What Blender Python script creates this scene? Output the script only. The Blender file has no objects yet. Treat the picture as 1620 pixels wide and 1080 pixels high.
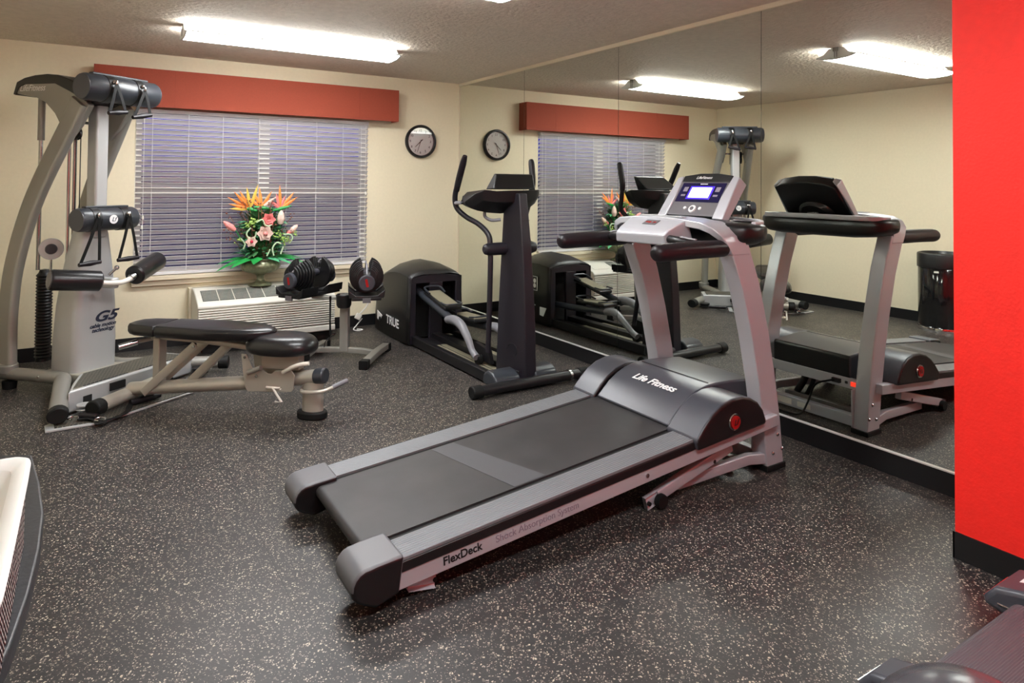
import bpy, bmesh, math, random
from math import radians as R, sin, cos, pi
from mathutils import Vector, Matrix
random.seed(7)
S = bpy.context.scene
col = S.collection

# ------------------------------------------------------------------ camera
cd = bpy.data.cameras.new('camera'); cam = bpy.data.objects.new('camera', cd); col.objects.link(cam)
F_PX, YAW, PITCH, ROLL = 1055.69, .5639, .0227, -.0092      # pitch up, roll
fwd = Vector((sin(YAW) * cos(PITCH), cos(YAW) * cos(PITCH), sin(PITCH)))
rgt = Vector((cos(YAW), -sin(YAW), 0)); up = rgt.cross(fwd)
c_, s_ = cos(ROLL), sin(ROLL)
r2 = rgt * c_ - up * s_; u2 = rgt * s_ + up * c_
m = Matrix((r2, u2, -fwd)).transposed().to_4x4(); m.translation = Vector((-3.2996, -6.2681, 1.3862))
cam.matrix_world = m
cd.sensor_width = 36; cd.lens = F_PX / 1620 * 36; cd.shift_y = -(540 - 266.9) / 1620; cd.clip_start = .02
S.camera = cam
# ------------------------------------------------------------------ world, exposure
w = bpy.data.worlds.new('dusk'); S.world = w; w.use_nodes = True
nt = w.node_tree; bg = nt.nodes['Background']
tc = nt.nodes.new('ShaderNodeTexCoord'); sx = nt.nodes.new('ShaderNodeSeparateXYZ'); cr = nt.nodes.new('ShaderNodeValToRGB')
nt.links.new(tc.outputs['Generated'], sx.inputs[0]); nt.links.new(sx.outputs['Z'], cr.inputs[0]); nt.links.new(cr.outputs[0], bg.inputs[0])
cr.color_ramp.elements[0].position = 0.0; cr.color_ramp.elements[0].color = (.010, .009, .03, 1)
cr.color_ramp.elements[1].position = .06; cr.color_ramp.elements[1].color = (.015, .018, .30, 1)
bg.inputs[1].default_value = 1.0
S.view_settings.view_transform = 'Standard'; S.view_settings.look = 'None'; S.view_settings.gamma = 1
S.view_settings.use_curve_mapping = False; S.view_settings.exposure = 1.1
S.cycles.max_bounces = 10; S.cycles.diffuse_bounces = 5; S.cycles.glossy_bounces = 6; S.cycles.sample_clamp_indirect = 6
S.cycles.use_denoising = True
LAMP = 16.5          # strength of the fluorescent lenses

# ------------------------------------------------------------------ materials
def mat(name, c, rough=.5, metal=0, spec=.5, coat=0, emit=None, es=0, trans=0):
    m = bpy.data.materials.new(name); m.use_nodes = True; b = m.node_tree.nodes['Principled BSDF']
    b.inputs['Base Color'].default_value = (*c, 1); b.inputs['Roughness'].default_value = rough
    b.inputs['Metallic'].default_value = metal; b.inputs['Specular IOR Level'].default_value = spec
    b.inputs['Coat Weight'].default_value = coat
    if trans: b.inputs['Transmission Weight'].default_value = trans
    if emit: b.inputs['Emission Color'].default_value = (*emit, 1); b.inputs['Emission Strength'].default_value = es
    return m
def nodes(m): return m.node_tree.nodes, m.node_tree.links, m.node_tree.nodes['Principled BSDF']
def add_noise(m, scale=60, amt=.15, bump=0, bscale=None, rough=0, dist=.002, detail=3):
    """mottle the base colour by a noise and roughen the surface with a bump"""
    N, L, b = nodes(m); t = N.new('ShaderNodeTexCoord')
    n = N.new('ShaderNodeTexNoise'); n.inputs['Scale'].default_value = scale; n.inputs['Detail'].default_value = detail
    L.new(t.outputs['Object'], n.inputs['Vector'])
    c = b.inputs['Base Color'].default_value[:3]
    if amt:
        r = N.new('ShaderNodeValToRGB'); r.color_ramp.elements[0].position = .3; r.color_ramp.elements[1].position = .7
        r.color_ramp.elements[0].color = (*[x * (1 - amt) for x in c], 1); r.color_ramp.elements[1].color = (*[min(1, x * (1 + amt)) for x in c], 1)
        L.new(n.outputs[0], r.inputs[0]); L.new(r.outputs[0], b.inputs['Base Color'])
    if bump:
        n2 = N.new('ShaderNodeTexNoise'); n2.inputs['Scale'].default_value = bscale or scale; n2.inputs['Detail'].default_value = 2
        L.new(t.outputs['Object'], n2.inputs['Vector'])
        bp = N.new('ShaderNodeBump'); bp.inputs['Strength'].default_value = bump; bp.inputs['Distance'].default_value = dist
        L.new(n2.outputs[0], bp.inputs['Height']); L.new(bp.outputs[0], b.inputs['Normal'])
    return m
def rib(m, axis, scale, strength=.6, dist=.002):
    """fine parallel grooves across one object axis"""
    N, L, b = nodes(m); t = N.new('ShaderNodeTexCoord'); wv = N.new('ShaderNodeTexWave'); wv.bands_direction = axis
    wv.inputs['Scale'].default_value = scale; L.new(t.outputs['Object'], wv.inputs['Vector'])
    bp = N.new('ShaderNodeBump'); bp.inputs['Strength'].default_value = strength; bp.inputs['Distance'].default_value = dist
    L.new(wv.outputs['Fac'], bp.inputs['Height']); L.new(bp.outputs[0], b.inputs['Normal']); return m

def floor_material():
    m = mat('speckled_rubber', (.035, .03, .03), .42, spec=.5); N, L, b = nodes(m)
    t = N.new('ShaderNodeTexCoord')
    def flecks(scale, thr, colr, prev, seed):
        mp = N.new('ShaderNodeMapping'); mp.inputs['Location'].default_value = (seed, seed * .7, 0); mp.inputs['Rotation'].default_value = (0, 0, seed)
        L.new(t.outputs['Object'], mp.inputs[0])
        dn = N.new('ShaderNodeTexNoise'); dn.inputs['Scale'].default_value = scale * .9; L.new(mp.outputs[0], dn.inputs['Vector'])
        mx = N.new('ShaderNodeMix'); mx.data_type = 'VECTOR'; mx.inputs[0].default_value = .012
        L.new(mp.outputs[0], mx.inputs[4]); L.new(dn.outputs['Color'], mx.inputs[5])
        v = N.new('ShaderNodeTexVoronoi'); v.inputs['Scale'].default_value = scale; v.inputs['Randomness'].default_value = 1
        L.new(mx.outputs[1], v.inputs['Vector'])
        sp = N.new('ShaderNodeSeparateColor'); L.new(v.outputs['Color'], sp.inputs[0])
        # a fleck only in some cells, and its own size in each
        th = N.new('ShaderNodeMath'); th.operation = 'MULTIPLY_ADD'; th.inputs[1].default_value = .32; th.inputs[2].default_value = .08
        L.new(sp.outputs[0], th.inputs[0])
        lt = N.new('ShaderNodeMath'); lt.operation = 'LESS_THAN'; L.new(v.outputs['Distance'], lt.inputs[0]); L.new(th.outputs[0], lt.inputs[1])
        gt = N.new('ShaderNodeMath'); gt.operation = 'GREATER_THAN'; gt.inputs[1].default_value = thr; L.new(sp.outputs[1], gt.inputs[0])
        mu = N.new('ShaderNodeMath'); mu.operation = 'MULTIPLY'; L.new(lt.outputs[0], mu.inputs[0]); L.new(gt.outputs[0], mu.inputs[1])
        mc = N.new('ShaderNodeMix'); mc.data_type = 'RGBA'; L.new(mu.outputs[0], mc.inputs[0])
        L.new(prev, mc.inputs[6]); mc.inputs[7].default_value = (*colr, 1)
        return mc.outputs[2]
    n = N.new('ShaderNodeTexNoise'); n.inputs['Scale'].default_value = 2.2; n.inputs['Detail'].default_value = 6; L.new(t.outputs['Object'], n.inputs['Vector'])
    r = N.new('ShaderNodeValToRGB'); r.color_ramp.elements[0].position = .32; r.color_ramp.elements[1].position = .7
    r.color_ramp.elements[0].color = (.016, .0145, .015, 1); r.color_ramp.elements[1].color = (.030, .027, .027, 1)
    L.new(n.outputs[0], r.inputs[0]); o = r.outputs[0]
    o = flecks(75, .5, (.11, .095, .08), o, 1.3)
    o = flecks(118, .58, (.50, .44, .34), o, 2.1)
    o = flecks(165, .6, (.42, .36, .30), o, 3.7)
    # seams of the rubber mats, 1.2 m apart
    sx = N.new('ShaderNodeSeparateXYZ'); L.new(t.outputs['Object'], sx.inputs[0])
    outs = []
    for ax, off in ((0, .27), (1, .55)):
        a = N.new('ShaderNodeMath'); a.operation = 'ADD'; a.inputs[1].default_value = 20 * 1.22 + off; L.new(sx.outputs[ax], a.inputs[0])
        mo = N.new('ShaderNodeMath'); mo.operation = 'MODULO'; mo.inputs[1].default_value = 1.22; L.new(a.outputs[0], mo.inputs[0])
        l = N.new('ShaderNodeMath'); l.operation = 'LESS_THAN'; l.inputs[1].default_value = .0035; L.new(mo.outputs[0], l.inputs[0]); outs.append(l.outputs[0])
    mxm = N.new('ShaderNodeMath'); mxm.operation = 'MAXIMUM'; L.new(outs[0], mxm.inputs[0]); L.new(outs[1], mxm.inputs[1])
    mc = N.new('ShaderNodeMix'); mc.data_type = 'RGBA'; L.new(mxm.outputs[0], mc.inputs[0]); L.new(o, mc.inputs[6]); mc.inputs[7].default_value = (.012, .011, .011, 1)
    L.new(mc.outputs[2], b.inputs['Base Color'])
    n3 = N.new('ShaderNodeTexNoise'); n3.inputs['Scale'].default_value = 110; n3.inputs['Detail'].default_value = 3; L.new(t.outputs['Object'], n3.inputs['Vector'])
    bp = N.new('ShaderNodeBump'); bp.inputs['Strength'].default_value = .35; bp.inputs['Distance'].default_value = .002
    L.new(n3.outputs[0], bp.inputs['Height']); L.new(bp.outputs[0], b.inputs['Normal'])
    n4 = N.new('ShaderNodeTexNoise'); n4.inputs['Scale'].default_value = 5; n4.inputs['Detail'].default_value = 5; L.new(t.outputs['Object'], n4.inputs['Vector'])
    mr = N.new('ShaderNodeMapRange'); mr.inputs[3].default_value = .34; mr.inputs[4].default_value = .52; L.new(n4.outputs[0], mr.inputs[0]); L.new(mr.outputs[0], b.inputs['Roughness'])
    return m
M = {}
M['floor'] = floor_material()
M['cream'] = add_noise(mat('cream_paint', (.80, .73, .54), .6), 40, .02, .25, 160, dist=.001)
M['ceiling'] = add_noise(mat('textured_ceiling_paint', (.68, .60, .51), .7), 20, .06, 1.0, 38, dist=.012)
M['red'] = add_noise(mat('red_wall_paint', (.88, .020, .013), .5), 30, .03, .5, 90, dist=.0015)
M['base'] = mat('black_vinyl_base', (.008, .008, .009), .35)
M['trim'] = mat('cream_trim', (.74, .66, .5), .5)
M['mirror'] = mat('silvered_glass', (.80, .83, .78), .0, 1)
M['chrome'] = mat('chrome', (.75, .75, .76), .12, 1)
M['seam'] = mat('mirror_seam', (.10, .10, .09), .4)
M['valance'] = add_noise(mat('rust_fabric', (.30, .052, .025), .8), 300, .12, .2, 400, dist=.001)
M['vinyl'] = mat('white_vinyl_slats', (.74, .73, .74), .4)
M['cord'] = mat('white_cord', (.8, .8, .78), .6)
M['frame'] = mat('window_frame_white', (.78, .76, .68), .4)
M['glass'] = mat('clear_pane', (1, 1, 1), 0)
N, L, b_ = nodes(M['glass']); tr_ = N.new('ShaderNodeBsdfTransparent'); gl_ = N.new('ShaderNodeBsdfGlossy'); gl_.inputs['Roughness'].default_value = .0
fr_n = N.new('ShaderNodeFresnel'); fr_n.inputs[0].default_value = 1.45; mx_ = N.new('ShaderNodeMixShader'); N.remove(b_)
L.new(fr_n.outputs[0], mx_.inputs[0]); L.new(tr_.outputs[0], mx_.inputs[1]); L.new(gl_.outputs[0], mx_.inputs[2]); L.new(mx_.outputs[0], N['Material Output'].inputs[0])
M['silver'] = mat('silver_grey_paint', (.46, .47, .475), .38, .25)
M['silver_t'] = mat('treadmill_silver_paint', (.50, .51, .55), .34, .3)
M['pewter'] = mat('pewter_grey_paint', (.32, .315, .29), .36, .4)
M['champ'] = mat('champagne_grey_paint', (.43, .41, .355), .36, .3)
M['grey'] = mat('grey_moulded_plastic', (.20, .20, .22), .38)
M['hood'] = mat('graphite_plastic', (.058, .060, .074), .32, .1)
M['cap'] = mat('grey_cap_plastic', (.125, .128, .14), .42)
M['black'] = mat('black_plastic', (.007, .007, .008), .38)
M['rubber'] = mat('black_rubber', (.006, .006, .006), .6, spec=.3)
M['foam'] = mat('black_foam_grip', (.010, .007, .010), .42, spec=.4)
M['vin'] = add_noise(mat('black_vinyl_upholstery', (.010, .0095, .011), .3), 200, .1, .12, 220, dist=.001)
M['belt'] = add_noise(mat('black_belt_rubber', (.028, .026, .028), .5), 6, .2, .2, 500, dist=.0006)
M['beltmark'] = mat('belt_grey_print', (.065, .065, .072), .5)
M['dark'] = mat('dark_recess', (.004, .004, .004), .7)
M['deckgrey'] = add_noise(mat('rail_aluminium', (.19, .20, .215), .42, .2), 8, .05)
rib(M['deckgrey'], 'Y', 26, .8, .004)
M['steel'] = mat('brushed_steel', (.5, .5, .5), .25, 1)
M['bluegrey'] = mat('blue_grey_plastic', (.030, .034, .042), .34)
M['elblack'] = mat('satin_black_paint', (.007, .0065, .008), .4)
M['elplum'] = mat('charcoal_shroud_plastic', (.014, .012, .018), .42)
M['tread'] = mat('tan_tread_rubber', (.20, .18, .12), .6)
M['white'] = mat('white_print', (.8, .8, .8), .5)
M['white_p'] = mat('white_plastic', (.75, .73, .66), .4)
M['redp'] = mat('red_plastic', (.38, .012, .012), .25)
M['redlit'] = mat('glowing_red_plastic', (.8, .03, .02), .3, emit=(1, .05, .02), es=.5)
M['navy'] = mat('navy_print', (.02, .025, .05), .5)
M['greyprint'] = mat('grey_print', (.25, .22, .27), .5)
M['disp'] = mat('display_plastic', (.012, .010, .05), .2)
M['dispg'] = mat('console_grey_plastic', (.13, .125, .135), .4)
M['screen'] = mat('lit_lcd', (.5, .6, 1), .3, emit=(.72, .86, 1.0), es=1.25)
M['glow'] = mat('lcd_blue_backlight', (.02, .01, .3), .3, emit=(.06, .02, .75), es=.8)
M['lens'] = mat('lit_acrylic_lens', (.9, .9, .9), .4, emit=(.96, .985, 1.0), es=LAMP)
M['lampmetal'] = mat('lamp_grey_metal', (.62, .64, .62), .5, 0)
M['bronze'] = add_noise(mat('aged_bronze', (.20, .21, .12), .3, .35), 40, .3)
M['leaf'] = mat('green_leaf', (.02, .30, .06), .4)
M['leaf2'] = mat('mint_leaf', (.10, .42, .20), .4)
M['lime'] = mat('lime_bloom', (.30, .45, .10), .5)
M['moss'] = mat('dark_green_foliage', (.045, .16, .05), .55)
M['twig'] = mat('rust_sprig', (.25, .10, .06), .6)
M['orange'] = mat('orange_petal', (.85, .24, .04), .5)
M['yellow'] = mat('yellow_petal', (.75, .50, .08), .5)
M['pink'] = mat('pink_petal', (.80, .28, .26), .5)
M['pale'] = mat('pale_pink_petal', (.74, .54, .46), .5)
M['coral'] = mat('coral_petal', (.74, .20, .19), .5)
M['crimson'] = mat('crimson_throat', (.55, .02, .06), .5)
M['celadon'] = mat('pale_green_stem', (.45, .60, .38), .5)
M['clockface'] = mat('clock_face_white', (.93, .97, .95), .3)
M['tabletop'] = add_noise(mat('black_painted_wood', (.02, .022, .026), .45), 80, .3, .2, 120)
M['liner'] = mat('white_cloth_liner', (.72, .76, .74), .8)
M['gloss'] = mat('gloss_black_enamel', (.006, .006, .007), .1, coat=.5)
def wicker():
    m = mat('two_tone_wicker', (.5, .5, .5), .6); N, L, b = nodes(m); t = N.new('ShaderNodeTexCoord')
    mp = N.new('ShaderNodeMapping'); mp.inputs['Rotation'].default_value = (R(38), 0, 0); L.new(t.outputs['Object'], mp.inputs[0])
    a = N.new('ShaderNodeTexWave'); a.bands_direction = 'Z'; a.inputs['Scale'].default_value = 38; a.inputs['Distortion'].default_value = 1.5; L.new(mp.outputs[0], a.inputs['Vector'])
    c = N.new('ShaderNodeTexWave'); c.bands_direction = 'Y'; c.inputs['Scale'].default_value = 14; c.inputs['Distortion'].default_value = 2; L.new(t.outputs['Object'], c.inputs['Vector'])
    mu = N.new('ShaderNodeMath'); mu.operation = 'MULTIPLY'; L.new(a.outputs['Fac'], mu.inputs[0]); L.new(c.outputs['Fac'], mu.inputs[1])
    r = N.new('ShaderNodeValToRGB'); r.color_ramp.elements[0].position = .22; r.color_ramp.elements[0].color = (.05, .025, .03, 1)
    r.color_ramp.elements[1].position = .4; r.color_ramp.elements[1].color = (.62, .56, .50, 1); L.new(mu.outputs[0], r.inputs[0]); L.new(r.outputs[0], b.inputs['Base Color'])
    bp = N.new('ShaderNodeBump'); bp.inputs['Strength'].default_value = 1; bp.inputs['Distance'].default_value = .006; L.new(a.outputs['Fac'], bp.inputs['Height']); L.new(bp.outputs[0], b.inputs['Normal'])
    return m
M['wicker'] = wicker()
def diamond():
    m = mat('diamond_tread_mat', (.02, .02, .02), .6); N, L, b = nodes(m); t = N.new('ShaderNodeTexCoord')
    br = N.new('ShaderNodeTexBrick'); br.inputs['Scale'].default_value = 26; br.inputs['Mortar Size'].default_value = .035; br.inputs['Brick Width'].default_value = .7; br.inputs['Row Height'].default_value = .35
    br.inputs['Color1'].default_value = (.016, .016, .016, 1); br.inputs['Color2'].default_value = (.022, .022, .02, 1); br.inputs['Mortar'].default_value = (.22, .2, .15, 1)
    L.new(t.outputs['Object'], br.inputs['Vector']); L.new(br.outputs[0], b.inputs['Base Color']); return m
M['diamond'] = diamond()

# ------------------------------------------------------------------ helpers
class B:
    """collects shapes into one mesh"""
    def __init__(s): s.bm = bmesh.new(); s.uvs = []
    def _mat(s, faces, mi):
        for f in faces: f.material_index = mi
    def box(s, c, d, rot=None, mi=0):
        v = [Vector((x * d[0] / 2, y * d[1] / 2, z * d[2] / 2)) for x in (-1, 1) for y in (-1, 1) for z in (-1, 1)]
        if rot is not None: v = [rot @ a for a in v]
        vs = [s.bm.verts.new(a + Vector(c)) for a in v]
        fs = [s.bm.faces.new([vs[i] for i in q]) for q in ((0, 1, 3, 2), (4, 6, 7, 5), (0, 4, 5, 1), (2, 3, 7, 6), (0, 2, 6, 4), (1, 5, 7, 3))]
        s._mat(fs, mi); return s
    def bx(s, x0, x1, y0, y1, z0, z1, mi=0):
        return s.box(((x0 + x1) / 2, (y0 + y1) / 2, (z0 + z1) / 2), (abs(x1 - x0), abs(y1 - y0), abs(z1 - z0)), mi=mi)
    def loft(s, rings, cap=True, mi=0, closed=True):
        R_ = [[s.bm.verts.new(p) for p in r] for r in rings]; n = len(R_[0]); fs = []
        for a, b in zip(R_, R_[1:]):
            for i in range(n if closed else n - 1):
                j = (i + 1) % n
                try: fs.append(s.bm.faces.new((a[i], a[j], b[j], b[i])))
                except ValueError: pass
        if cap:
            for r in (R_[0][::-1], R_[-1]):
                try: fs.append(s.bm.faces.new(r))
                except ValueError: pass
        s._mat(fs, mi); return s
    def prism(s, pts, axis, a, b, mi=0):
        """polygon pts extruded along an axis: axis 'y' takes (x,z), 'x' takes (y,z), 'z' takes (x,y)"""
        f = {'y': lambda p, t: (p[0], t, p[1]), 'x': lambda p, t: (t, p[0], p[1]), 'z': lambda p, t: (p[0], p[1], t)}[axis]
        return s.loft([[f(p, a) for p in pts], [f(p, b) for p in pts]], mi=mi)
    def tube(s, pts, r, n=14, cap=True, up=None, smooth=0, mi=0, ry=None, sq=0):
        """round (or oval with ry, or squarish with sq) tube along a path; r may be a list"""
        pts = [Vector(p) for p in pts]; rs = r if isinstance(r, (list, tuple)) else [r] * len(pts)
        if smooth: pts, rs = spline(pts, rs, smooth)
        rings = []; prev = None
        for i, p in enumerate(pts):
            t = (pts[min(i + 1, len(pts) - 1)] - pts[max(i - 1, 0)]).normalized()
            if prev is None:
                u = Vector(up) if up else (Vector((0, 0, 1)) if abs(t.z) < .9 else Vector((1, 0, 0)))
            else: u = prev
            u = (u - t * u.dot(t)).normalized(); prev = u; v = t.cross(u)
            q = (ry / r if ry and not isinstance(r, (list, tuple)) else (ry or 1)) if ry else 1
            ring = []
            for k in range(n):
                a = 2 * pi * k / n; ca, sa = cos(a), sin(a)
                if sq: ca = math.copysign(abs(ca) ** sq, ca); sa = math.copysign(abs(sa) ** sq, sa)
                ring.append(p + u * ca * rs[i] * q + v * sa * rs[i])
            rings.append(ring)
        return s.loft(rings, cap, mi)
    def sweep(s, pts, secs, up=(0, 0, 1), mi=0, smooth=0, cap=True):
        """sweep a list of (a,b) section points; a along side, b along up; secs one list or one per point"""
        pts = [Vector(p) for p in pts]
        if smooth: pts, _ = spline(pts, [1] * len(pts), smooth)
        rings = []
        for i, p in enumerate(pts):
            t = (pts[min(i + 1, len(pts) - 1)] - pts[max(i - 1, 0)]).normalized(); u = Vector(up); u = (u - t * u.dot(t)).normalized(); v = t.cross(u)
            sc = secs(i / (len(pts) - 1)) if callable(secs) else secs
            rings.append([p + v * a + u * b for a, b in sc])
        return s.loft(rings, cap, mi)
    def lathe(s, prof, c=(0, 0, 0), n=32, axis='z', mi=0, mod=None, cap=True):
        rings = []
        for r, h in prof:
            ring = []
            for k in range(n):
                a = 2 * pi * k / n; q = r * (mod(a, h) if mod else 1)
                p = {'z': (q * cos(a), q * sin(a), h), 'y': (q * cos(a), h, q * sin(a)), 'x': (h, q * cos(a), q * sin(a))}[axis]
                ring.append(Vector(p) + Vector(c))
            rings.append(ring)
        return s.loft(rings, cap, mi)
    def sphere(s, c, r, n=12, mi=0, sc=(1, 1, 1)):
        pr = [(max(1e-4, sin(pi * i / n)), -cos(pi * i / n)) for i in range(n + 1)]
        rings = [[Vector((c[0] + r * sc[0] * q * cos(2 * pi * k / (2 * n)), c[1] + r * sc[1] * q * sin(2 * pi * k / (2 * n)), c[2] + r * sc[2] * h)) for k in range(2 * n)] for q, h in pr]
        return s.loft(rings, True, mi)
    def xform(s, mtx):
        bmesh.ops.transform(s.bm, matrix=mtx, verts=s.bm.verts); return s
def spline(pts, rs, k):
    P, Q = [], []
    n = len(pts)
    for i in range(n - 1):
        p0, p1, p2, p3 = pts[max(i - 1, 0)], pts[i], pts[i + 1], pts[min(i + 2, n - 1)]
        for j in range(k):
            t = j / k; t2, t3 = t * t, t * t * t
            P.append(.5 * ((2 * p1) + (p2 - p0) * t + (2 * p0 - 5 * p1 + 4 * p2 - p3) * t2 + (3 * p1 - p0 - 3 * p2 + p3) * t3))
            Q.append(rs[i] * (1 - t) + rs[i + 1] * t)
    P.append(pts[-1]); Q.append(rs[-1]); return P, Q
def rrect(w, h, r, n=4):
    """rounded rectangle section, w along side, h along up"""
    out = []
    for cx, cy, a0 in ((w / 2 - r, h / 2 - r, 0), (-w / 2 + r, h / 2 - r, 90), (-w / 2 + r, -h / 2 + r, 180), (w / 2 - r, -h / 2 + r, 270)):
        for k in range(n + 1):
            a = R(a0 + 90 * k / n); out.append((cx + r * cos(a), cy + r * sin(a)))
    return out
def obj(name, b, m, parent=None, world=False, bev=0, smooth=True, ang=35, mods=None, label=None):
    bmesh.ops.remove_doubles(b.bm, verts=b.bm.verts, dist=1e-5)
    bmesh.ops.recalc_face_normals(b.bm, faces=b.bm.faces)
    me = bpy.data.meshes.new(name)
    if world and parent is not None:
        root = parent
        mw = Matrix.Identity(4)
        while root is not None: mw = Matrix.LocRotScale(root.location, root.rotation_euler, None) @ mw; root = root.parent
        bmesh.ops.transform(b.bm, matrix=mw.inverted(), verts=b.bm.verts)
    b.bm.to_mesh(me); b.bm.free()
    for x in (m if isinstance(m, (list, tuple)) else [m]): me.materials.append(M[x] if isinstance(x, str) else x)
    if smooth: me.shade_smooth(); me.set_sharp_from_angle(angle=R(ang))
    o = bpy.data.objects.new(name, me); col.objects.link(o)
    if parent is not None: o.parent = parent
    if bev:
        md = o.modifiers.new('bevel', 'BEVEL'); md.width = bev; md.segments = 3; md.limit_method = 'ANGLE'; md.angle_limit = R(40); md.harden_normals = False
    if mods: mods(o)
    if label: o['label'] = label
    return o
def subsurf(n=2):
    def f(o): md = o.modifiers.new('sub', 'SUBSURF'); md.levels = n; md.render_levels = n
    return f
def thing(name, label, cat, loc=(0, 0, 0), rz=0, group=None):
    o = bpy.data.objects.new(name, None); col.objects.link(o); o.location = loc; o.rotation_euler = (0, 0, rz)
    o.empty_display_size = .1
    o['label'] = label; o['category'] = cat
    if group: o['group'] = group
    return o
def tag(o, label, cat, group=None):
    o['label'] = label; o['category'] = cat
    if group: o['group'] = group
    return o
def struct(name, b, m, **k):
    o = obj(name, b, m, **k); o['kind'] = 'structure'; return o
def text(name, s, size, mtx, m, parent, extrude=.0006, world=True, shear=0, bold=0, sx=1):
    """lettering as flat mesh; mtx places it (x right, y up, z out of the surface)"""
    cu = bpy.data.curves.new(name, 'FONT'); cu.body = s; cu.size = size; cu.extrude = extrude; cu.align_x = 'CENTER'; cu.align_y = 'CENTER'
    cu.shear = shear; cu.offset = bold
    t = bpy.data.objects.new('tmp', cu); col.objects.link(t)
    dg = bpy.context.evaluated_depsgraph_get(); me = bpy.data.meshes.new_from_object(t.evaluated_get(dg)); bpy.data.objects.remove(t)
    me.name = name; me.transform(Matrix.Scale(sx, 4, (1, 0, 0))); me.transform(mtx)
    if world and parent is not None:
        root, mw = parent, Matrix.Identity(4)
        while root is not None: mw = Matrix.LocRotScale(root.location, root.rotation_euler, None) @ mw; root = root.parent
        me.transform(mw.inverted())
    me.materials.clear(); me.materials.append(M[m])
    o = bpy.data.objects.new(name, me); col.objects.link(o); o.parent = parent; return o
def frame3(o, x, y):
    x = Vector(x).normalized(); y = Vector(y); y = (y - x * y.dot(x)).normalized(); z = x.cross(y)
    mm = Matrix((x, y, z)).transposed().to_4x4(); mm.translation = Vector(o); return mm
def arc(cx, cy, r, a0, a1, n=8): return [(cx + r * cos(R(a0 + (a1 - a0) * k / n)), cy + r * sin(R(a0 + (a1 - a0) * k / n))) for k in range(n + 1)]

# ================================================================== THE ROOM
H, W = 2.44, 3.9965
YF = -7.6
struct('floor', B().bx(-W - .1, .3, YF - .1, .3, -.1, 0), 'floor')
struct('ceiling', B().bx(-W - .1, .3, YF - .1, .3, H, H + .1), 'ceiling')
WX0, WX1, WZ0, WZ1 = -2.99, -1.01, .60, 1.98
b = B(); b.bx(-W - .1, WX0, 0, .18, 0, H); b.bx(WX1, .12, 0, .18, 0, H); b.bx(WX0, WX1, 0, .18, 0, WZ0); b.bx(WX0, WX1, 0, .18, WZ1, H)
struct('wall_back', b, 'cream', smooth=False)
struct('wall_left', B().bx(-W - .1, -W, YF, 0, 0, H), 'cream')
struct('wall_right', B().bx(.012, .12, -5.02, 0, 0, H), 'cream')
struct('wall_side', B().bx(-.525, .12, YF, -5.02, 0, H), 'red')
struct('wall_front', B().bx(-W, -.525, YF - .1, YF, 0, H), 'red')
bh = .106
struct('baseboard_back', B().bx(-W, 0, -.006, 0, 0, bh), 'base')
struct('baseboard_left', B().bx(-W, -W + .006, YF, -.006, 0, bh), 'base')
struct('baseboard_right', B().bx(-.004, .012, -5.02, -.006, 0, bh), 'base')
struct('baseboard_side', B().bx(-.531, -.525, YF, -5.014, 0, .098).bx(-.531, -.004, -5.02, -5.014, 0, .098), 'base')
struct('trim_1', B().bx(-.012, .012, -5.02, -.0, H - .028, H), 'trim')
struct('trim_2', B().bx(-.010, -.0, -5.02, -.008, bh, bh + .006), mat('bright_aluminium_channel', (.85, .85, .83), .3, .4))
struct('trim_3', B().bx(-.006, .004, -.012, -.0, bh + .006, H - .028), 'trim')
ys = [-.013, -1.247, -2.518, -3.762, -5.019]
names = ['mirror panel in the far corner beside the wall clock', 'mirror panel behind the elliptical trainer, second from the window wall',
         'mirror panel behind the treadmill console, second from the red wall', 'mirror panel touching the red wall, reflecting the black bin']
for i in range(4):
    b = B(); b.bx(.0, .006, ys[i + 1] + .002, ys[i] - .002, bh + .006, H - .028)
    tag(obj('mirror_panel', b, 'mirror', smooth=False), names[i], 'mirror', 'tall wall mirror panels')
struct('trim_4', B().bx(.0062, .0118, -5.02, 0, bh, H - .028), 'seam')

# window: frame, meeting rail, mullion, panes
wf = B(); yy0, yy1 = .06, .12
wf.bx(WX0, WX0 + .05, yy0, yy1, WZ0, WZ1).bx(WX1 - .05, WX1, yy0, yy1, WZ0, WZ1).bx(WX0, WX1, yy0, yy1, WZ0, WZ0 + .05).bx(WX0, WX1, yy0, yy1, WZ1 - .05, WZ1)
xm = -1.965
wf.bx(xm - .045, xm + .045, yy0 - .015, yy1, WZ0, WZ1).bx(WX0, WX1, yy0 - .005, yy1, 1.27, 1.33)
win = struct('window_1', wf, 'frame', bev=.004)
g = B(); g.bx(WX0 + .05, xm - .045, .088, .092, WZ0 + .05, 1.27).bx(xm + .045, WX1 - .05, .088, .092, WZ0 + .05, 1.27)
g.bx(WX0 + .05, xm - .045, .088, .092, 1.33, WZ1 - .05).bx(xm + .045, WX1 - .05, .088, .092, 1.33, WZ1 - .05)
o = obj('window_glass', g, 'glass', win, smooth=False)
sl = B(); sl.bx(WX0 - .02, WX1 + .04, -.055, .06, .565, .60).bx(WX0 - .01, WX1 + .03, -.03, -.0, .52, .565)
struct('trim_5', sl, 'trim', bev=.004)

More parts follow.
